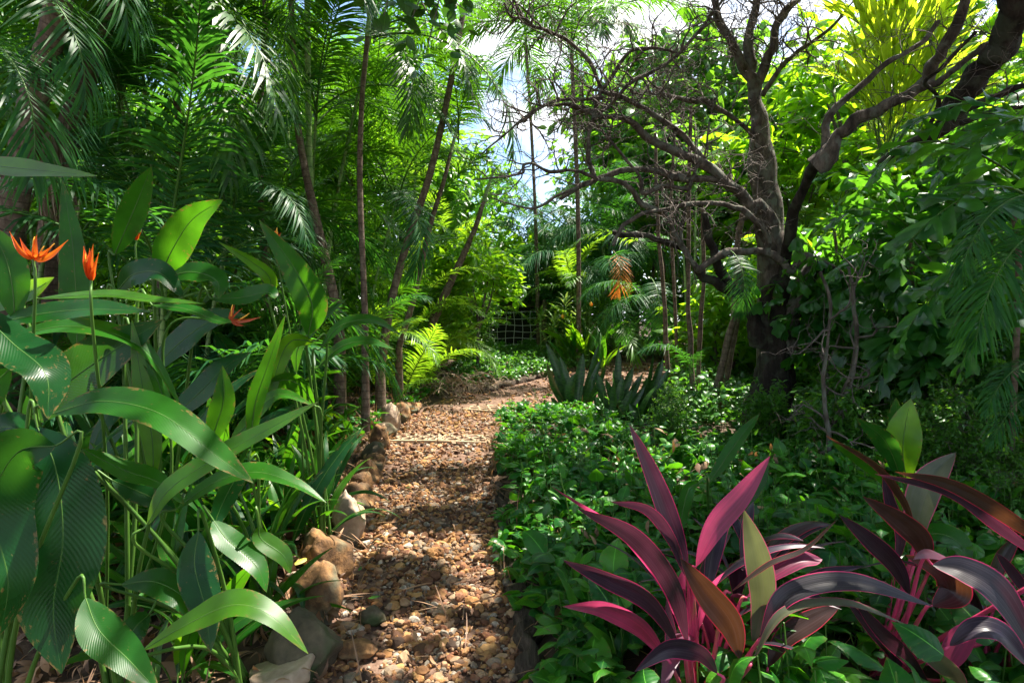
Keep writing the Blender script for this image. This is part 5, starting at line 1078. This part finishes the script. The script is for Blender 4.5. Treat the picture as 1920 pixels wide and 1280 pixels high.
loose_frond_palm(1990, 3.4, [((2000,380),(1800,520),3.3,3.1,2,None),((2020,440),(1830,640),3.3,3.0,3,None),((2000,700),(1850,770),3.1,2.9,2,None),((2010,760),(1860,830),3.1,2.9,2,None)], 'palm with long dark leaflets entering from the right edge', 'blue', CG2)
# bright understorey behind the right trees
for i_, (x, y, sc) in enumerate(((2.5,4.6,.42),(3.1,4.0,.45),(2.9,5.2,.5),(3.7,4.9,.5),(2.3,5.4,.35),(1.5,5.6,.3),(3.6,3.5,.42),(2.9,3.3,.35))):
    shrub(x, y, sc, 'fine' if i_ % 2 else 'dark', 'low mixed bush rising from the creeper right of the dark trunk', 'low bushes in the creeper bed', 0)
for x, y, sc, h, lab in ((3.5,4.9,.8,.55,'fishtail palm bush with jagged drooping leaves nearest the dark trunk'),(4.3,5.2,.95,1.3,'taller fishtail palm bush rising under the heavy right limb'),(3.0,5.7,.7,.7,'fishtail palm bush in the shade of the dark trunk'),(4.1,4.2,.8,.3,'low fishtail palm bush at the right above the purple cordylines'),(5.1,5.9,1.1,1.6,'highest fishtail palm bush at the right edge'),(4.2,6.4,1.0,1.0,'fishtail palm bush behind the thin twisted stems')):
    shrub(x, y, sc, 'fish', lab, 'fishtail palm bushes on the right', h, name='fishtail_bush', cat='palm bush')
for x, y, sc, h in ((-3.8,14.4,1.6,3.6),(-5.6,15,1.7,3.4),(-2.3,15.6,1.4,2.6),(-4.6,16,1.7,5.0),(2.5,15.4,1.5,4.6),(3.9,15.6,1.7,5.0),(2.95,14.6,1.5,3.2),(4.2,14.4,1.7,3.4),(3.7,15.6,1.6,2.0),(5.6,13.2,1.6,3.4),(5.0,14.4,1.6,4.6)):
    shrub(x, y, sc, 'big', 'large leaved tree closing the back of the garden, partly hidden', 'large leaved trees at the back', h, name='broadleaf_tree', cat='tree')
for x, y, sc in ((1.0,4.9,.34),(1.5,5.3,.38),(.75,5.7,.36),(2.3,4.4,.4),(1.9,3.6,.36),(3.0,4.5,.42),(2.6,3.2,.34)):
    heli_fill(x, y, sc, 8, 'narrow leaved green shoot standing in the creeper bed', 'leafy shoots in the creeper bed', [0,3,1])
U = [(4.4,8.0,1.3,'lime',.2),(5.6,9.2,1.5,'lime',.3),(3.2,8.9,1.0,'lime',.0),(7.0,8.6,1.6,'dark',.5),(6.0,7.2,1.2,'lime',.1),(8.6,10.5,2.2,'lime',1.0),(5.2,11.4,1.9,'lime',1.4),(7.4,12.6,2.4,'lime',2.0),(4.4,13,2.0,'dark',2.2),(9.6,8.4,2.0,'dark',.8),(4.0,7.0,.8,'dark',.0),(3.5,6.0,.7,'fine',.0),(4.8,5.8,.9,'dark',.1),(3.3,4.8,.75,'fine',.0),(4.2,4.4,.8,'dark',.0),(5.4,6.4,1.2,'fine',.2),(5.6,10,1.7,'lime',3.2),(7.4,9.8,1.8,'lime',3.6),(5.4,8.2,1.3,'lime',2.0),(6.8,8.0,1.2,'lime',2.6)]
for x, y, sc, kd, h in U:
    shrub(x, y, sc, kd, {'lime':'lime green broadleaf bush or small tree lit from behind, beyond the right trunks','dark':'mid green broadleaf bush or small tree beyond the right trunks','fine':'small leaved bush at the foot of the fishtail palms'}[kd], {'lime':'lime broadleaf trees behind the right trunks','dark':'green broadleaf trees behind the right trunks','fine':'small leaved bushes on the right'}[kd], h, name='broadleaf_tree' if h > 1 else 'shrub', cat='tree' if h > 1 else 'shrub')
# left back: dark shrubs between palms
for x, y, sc, kd, h in ((-5.2,6.3,1.0,'dark',.0),(-3.6,7.0,.9,'dark',.0),(-2.6,6.6,.7,'fine',0),(-6.4,8.2,1.4,'dark',.3),(-3.6,11.4,1.5,'dark',.5),(-5.6,11.4,1.6,'dark',1.0),(-1.6,11.6,.9,'lime',.2)):
    shrub(x, y, sc, kd, 'shaded leafy bush among the left palm canes' if kd != 'lime' else 'bright bush at the back of the left palms', 'bushes among the left palms', h)
# striped dracaenas by the gate
def dracaena(x, y, heads, label):
    z = float(gz(x, y)); t = thing('dracaena', (x, y, z), label, 'dracaena', 'striped dracaenas near the gate')
    for hx, h in heads:
        mb = MB(); top = np.array((x+hx, y, z+h)); tube(mb, catmull([(x+hx*.3,y,z-.03),(x+hx*.8,y,z+h*.5),top], 8), .014, 6, m=1)
        for i in range(26):
            a = i*2.4; e = 80-i*3.4; c = arc(top-np.array((0,0,.012*i)), a, e, e-75, rng.uniform(.26,.38), 9, 1.2); tt = np.linspace(0,1,9)
            blade(mb, c, np.tile((-math.sin(a), math.cos(a), 0.), (9,1)), np.maximum(.019*lance(tt,.4,.6,.9), .0008), .25, 2, 0, 0, i)
        mb.build('leaf_head', ['varieg','cane'], t)
dracaena(.95, 10.6, [(0,1.15),(-.2,.8),(.22,.9),(.05,.5)], 'striped dracaena with several spiky heads right of the gate')
dracaena(1.45, 11.2, [(0,1.0),(-.25,.7),(.2,.6)], 'striped dracaena farther right, before the crowded palm clump')
dracaena(.55, 11.4, [(0,.85),(.2,.55)], 'small striped dracaena closest to the gate post')
# yellow leaf lying on the stones
for (px, py, lab, mt, s, az) in ((550,1108,'yellow leaf lying on the edging stones','yleaf',.1,.9),(672,1082,'small green leaf lying on the gravel at the left','cover_far',.045,1.4),(862,918,'small green leaf lying on the sunlit gravel','cover_far',.045,.3),(690,1135,'grey green leaf lying on the gravel beside a dark stone','cover_far',.06,.2),(760,923,'pale green round leaf on the gravel','cover_far',.04,0)):
    g = G(px, py); mb = MB(); tp = quadleaf(8, 4, .34, .25); A_ = dirs_frame(np.array([az]), np.array([.1]), np.array([.25]))*s; zz = .13 if px == 550 else .035
    mb.inst(tp, A_, np.array([(g[0], g[1], float(gz(g[0],g[1]))+zz)])); o = mb.build('fallen_leaf', [mt], org=(g[0], g[1], float(gz(g[0],g[1]))+zz)); tag(o, lab, 'fallen leaf', 'fallen leaves on path and stones')
# ---------------------------------------------------------------- overhead broadleaf tree: its lowest twigs enter at the top of the picture
OB = (2.6,-1.8); OT = thing('overhanging_tree', (*OB, 0), 'broadleaf tree overhead whose dark round leaves hang in at the top centre', 'tree')
def big_leaf_tpl(seed): return quadleaf(6, 4, .62, .25, seed, .5)
OL = [big_leaf_tpl(1), big_leaf_tpl(2)]
mb = MB(); tube(mb, catmull([(OB[0],OB[1],-.1),(2.55,-1.7,1.8),(2.3,-1.2,3.6),(2.0,-.6,5.0)], 24), np.linspace(.17,.10,24), 12, rough=.12); mb.build('trunk', ['bark'], OT)
tgt = [(770,40,3.2),(830,60,3.3),(720,30,3.1),(880,25,3.3),(800,95,3.2)]
mb = MB(); rs = np.random.default_rng(3); tips = []
st = np.array((2.0,-.6,5.0)); hub = P(790,-150,3.3)
tube(mb, catmull([st, (st+hub)/2+np.array((0,0,.5)), hub], 18), np.linspace(.05,.015,18), 7, m=1)
for px, py, Y in tgt:
    e = P(px, py, Y); c = catmull([hub, (hub+e)/2+rs.normal(0,.08,3), e], 12); tube(mb, c, np.linspace(.008,.0025,12), 5, m=1)
    for j in range(34):
        f = c[rs.integers(3, 12)]+rs.normal(0,.11,3)*(1,.8,.7); A_ = dirs_frame(np.array([rs.uniform(0,6.28)]), np.array([rs.normal(-.5,.4)]), np.array([rs.normal(0,.6)]))*rs.uniform(.07,.11); mb.inst(OL[j%2], A_, f[None])
M['over'] = leaf_mat('overhead_leaf', [(.02,.07,.012),(.03,.10,.015)], (.10,.30,.012), .22, .4, veins=7)
mb.build('low_branch', ['over','twig'], OT)
mb = MB()
def shade_canopy(mb, ctr, rad, ntw, per, size, seed):  # unseen crown, added to shade the foreground; leaves left out over chosen sun spots
    rs = np.random.default_rng(seed); q = rs.normal(size=(ntw,3)); q = q/np.maximum(np.linalg.norm(q, axis=1, keepdims=True), 1)*rs.uniform(.4,1,(ntw,1)); pts = np.array(ctr)+q*np.array(rad)
    k = ntw*per; p = np.repeat(pts, per, 0)+rs.normal(0,.13,(k,3)); A_ = dirs_frame(rs.uniform(0,6.28,k), rs.normal(-.3,.4,k), rs.normal(0,.4,k))*(size*rs.uniform(.7,1.3,k))[:,None,None]
    kp = sungap(p+A_[:,0]*.5); mb.inst(leafmesh_tpl(1,.55,3,2,.2), A_[kp], p[kp])
    for i in range(0, ntw, 4): tube(mb, np.array([pts[i], np.array(ctr)*.3+pts[i]*.7]), (.004,.008), 3, m=1, closed=False)
CAN = [((1.6,1.6,5.4),(2.1,1.8,.6),816,8),((4.0,2.8,5.4),(2.0,1.8,.6),510,8),((-1.4,1.8,5.2),(2.0,1.8,.5),714,8),((1.0,3.8,5.9),(2.0,1.2,.5),442,8),((3.2,5.0,6.4),(2.0,1.3,.6),391,8),((2.2,4.4,5.6),(1.4,1.2,.5),408,8),((.4,-.4,5.0),(2.2,1.4,.6),374,8),((4.8,.6,4.6),(1.6,1.6,.7),272,8),((5.4,4.6,6.2),(1.6,1.4,.7),238,8)]
for i, (c_, r_, nt_, pe_) in enumerate(CAN):
    shade_canopy(mb, c_, r_, nt_, pe_, .15, 70+i); a_ = np.array((2.0,-.6,5.0)); tube(mb, catmull([a_, (a_+np.array(c_))/2+np.array((0,0,-.1 if c_[1] < 2 else .3)), np.array(c_)], 14), np.linspace(.06,.015,14), 7, m=1)
mb.build('crown', ['over','twig'], OT)
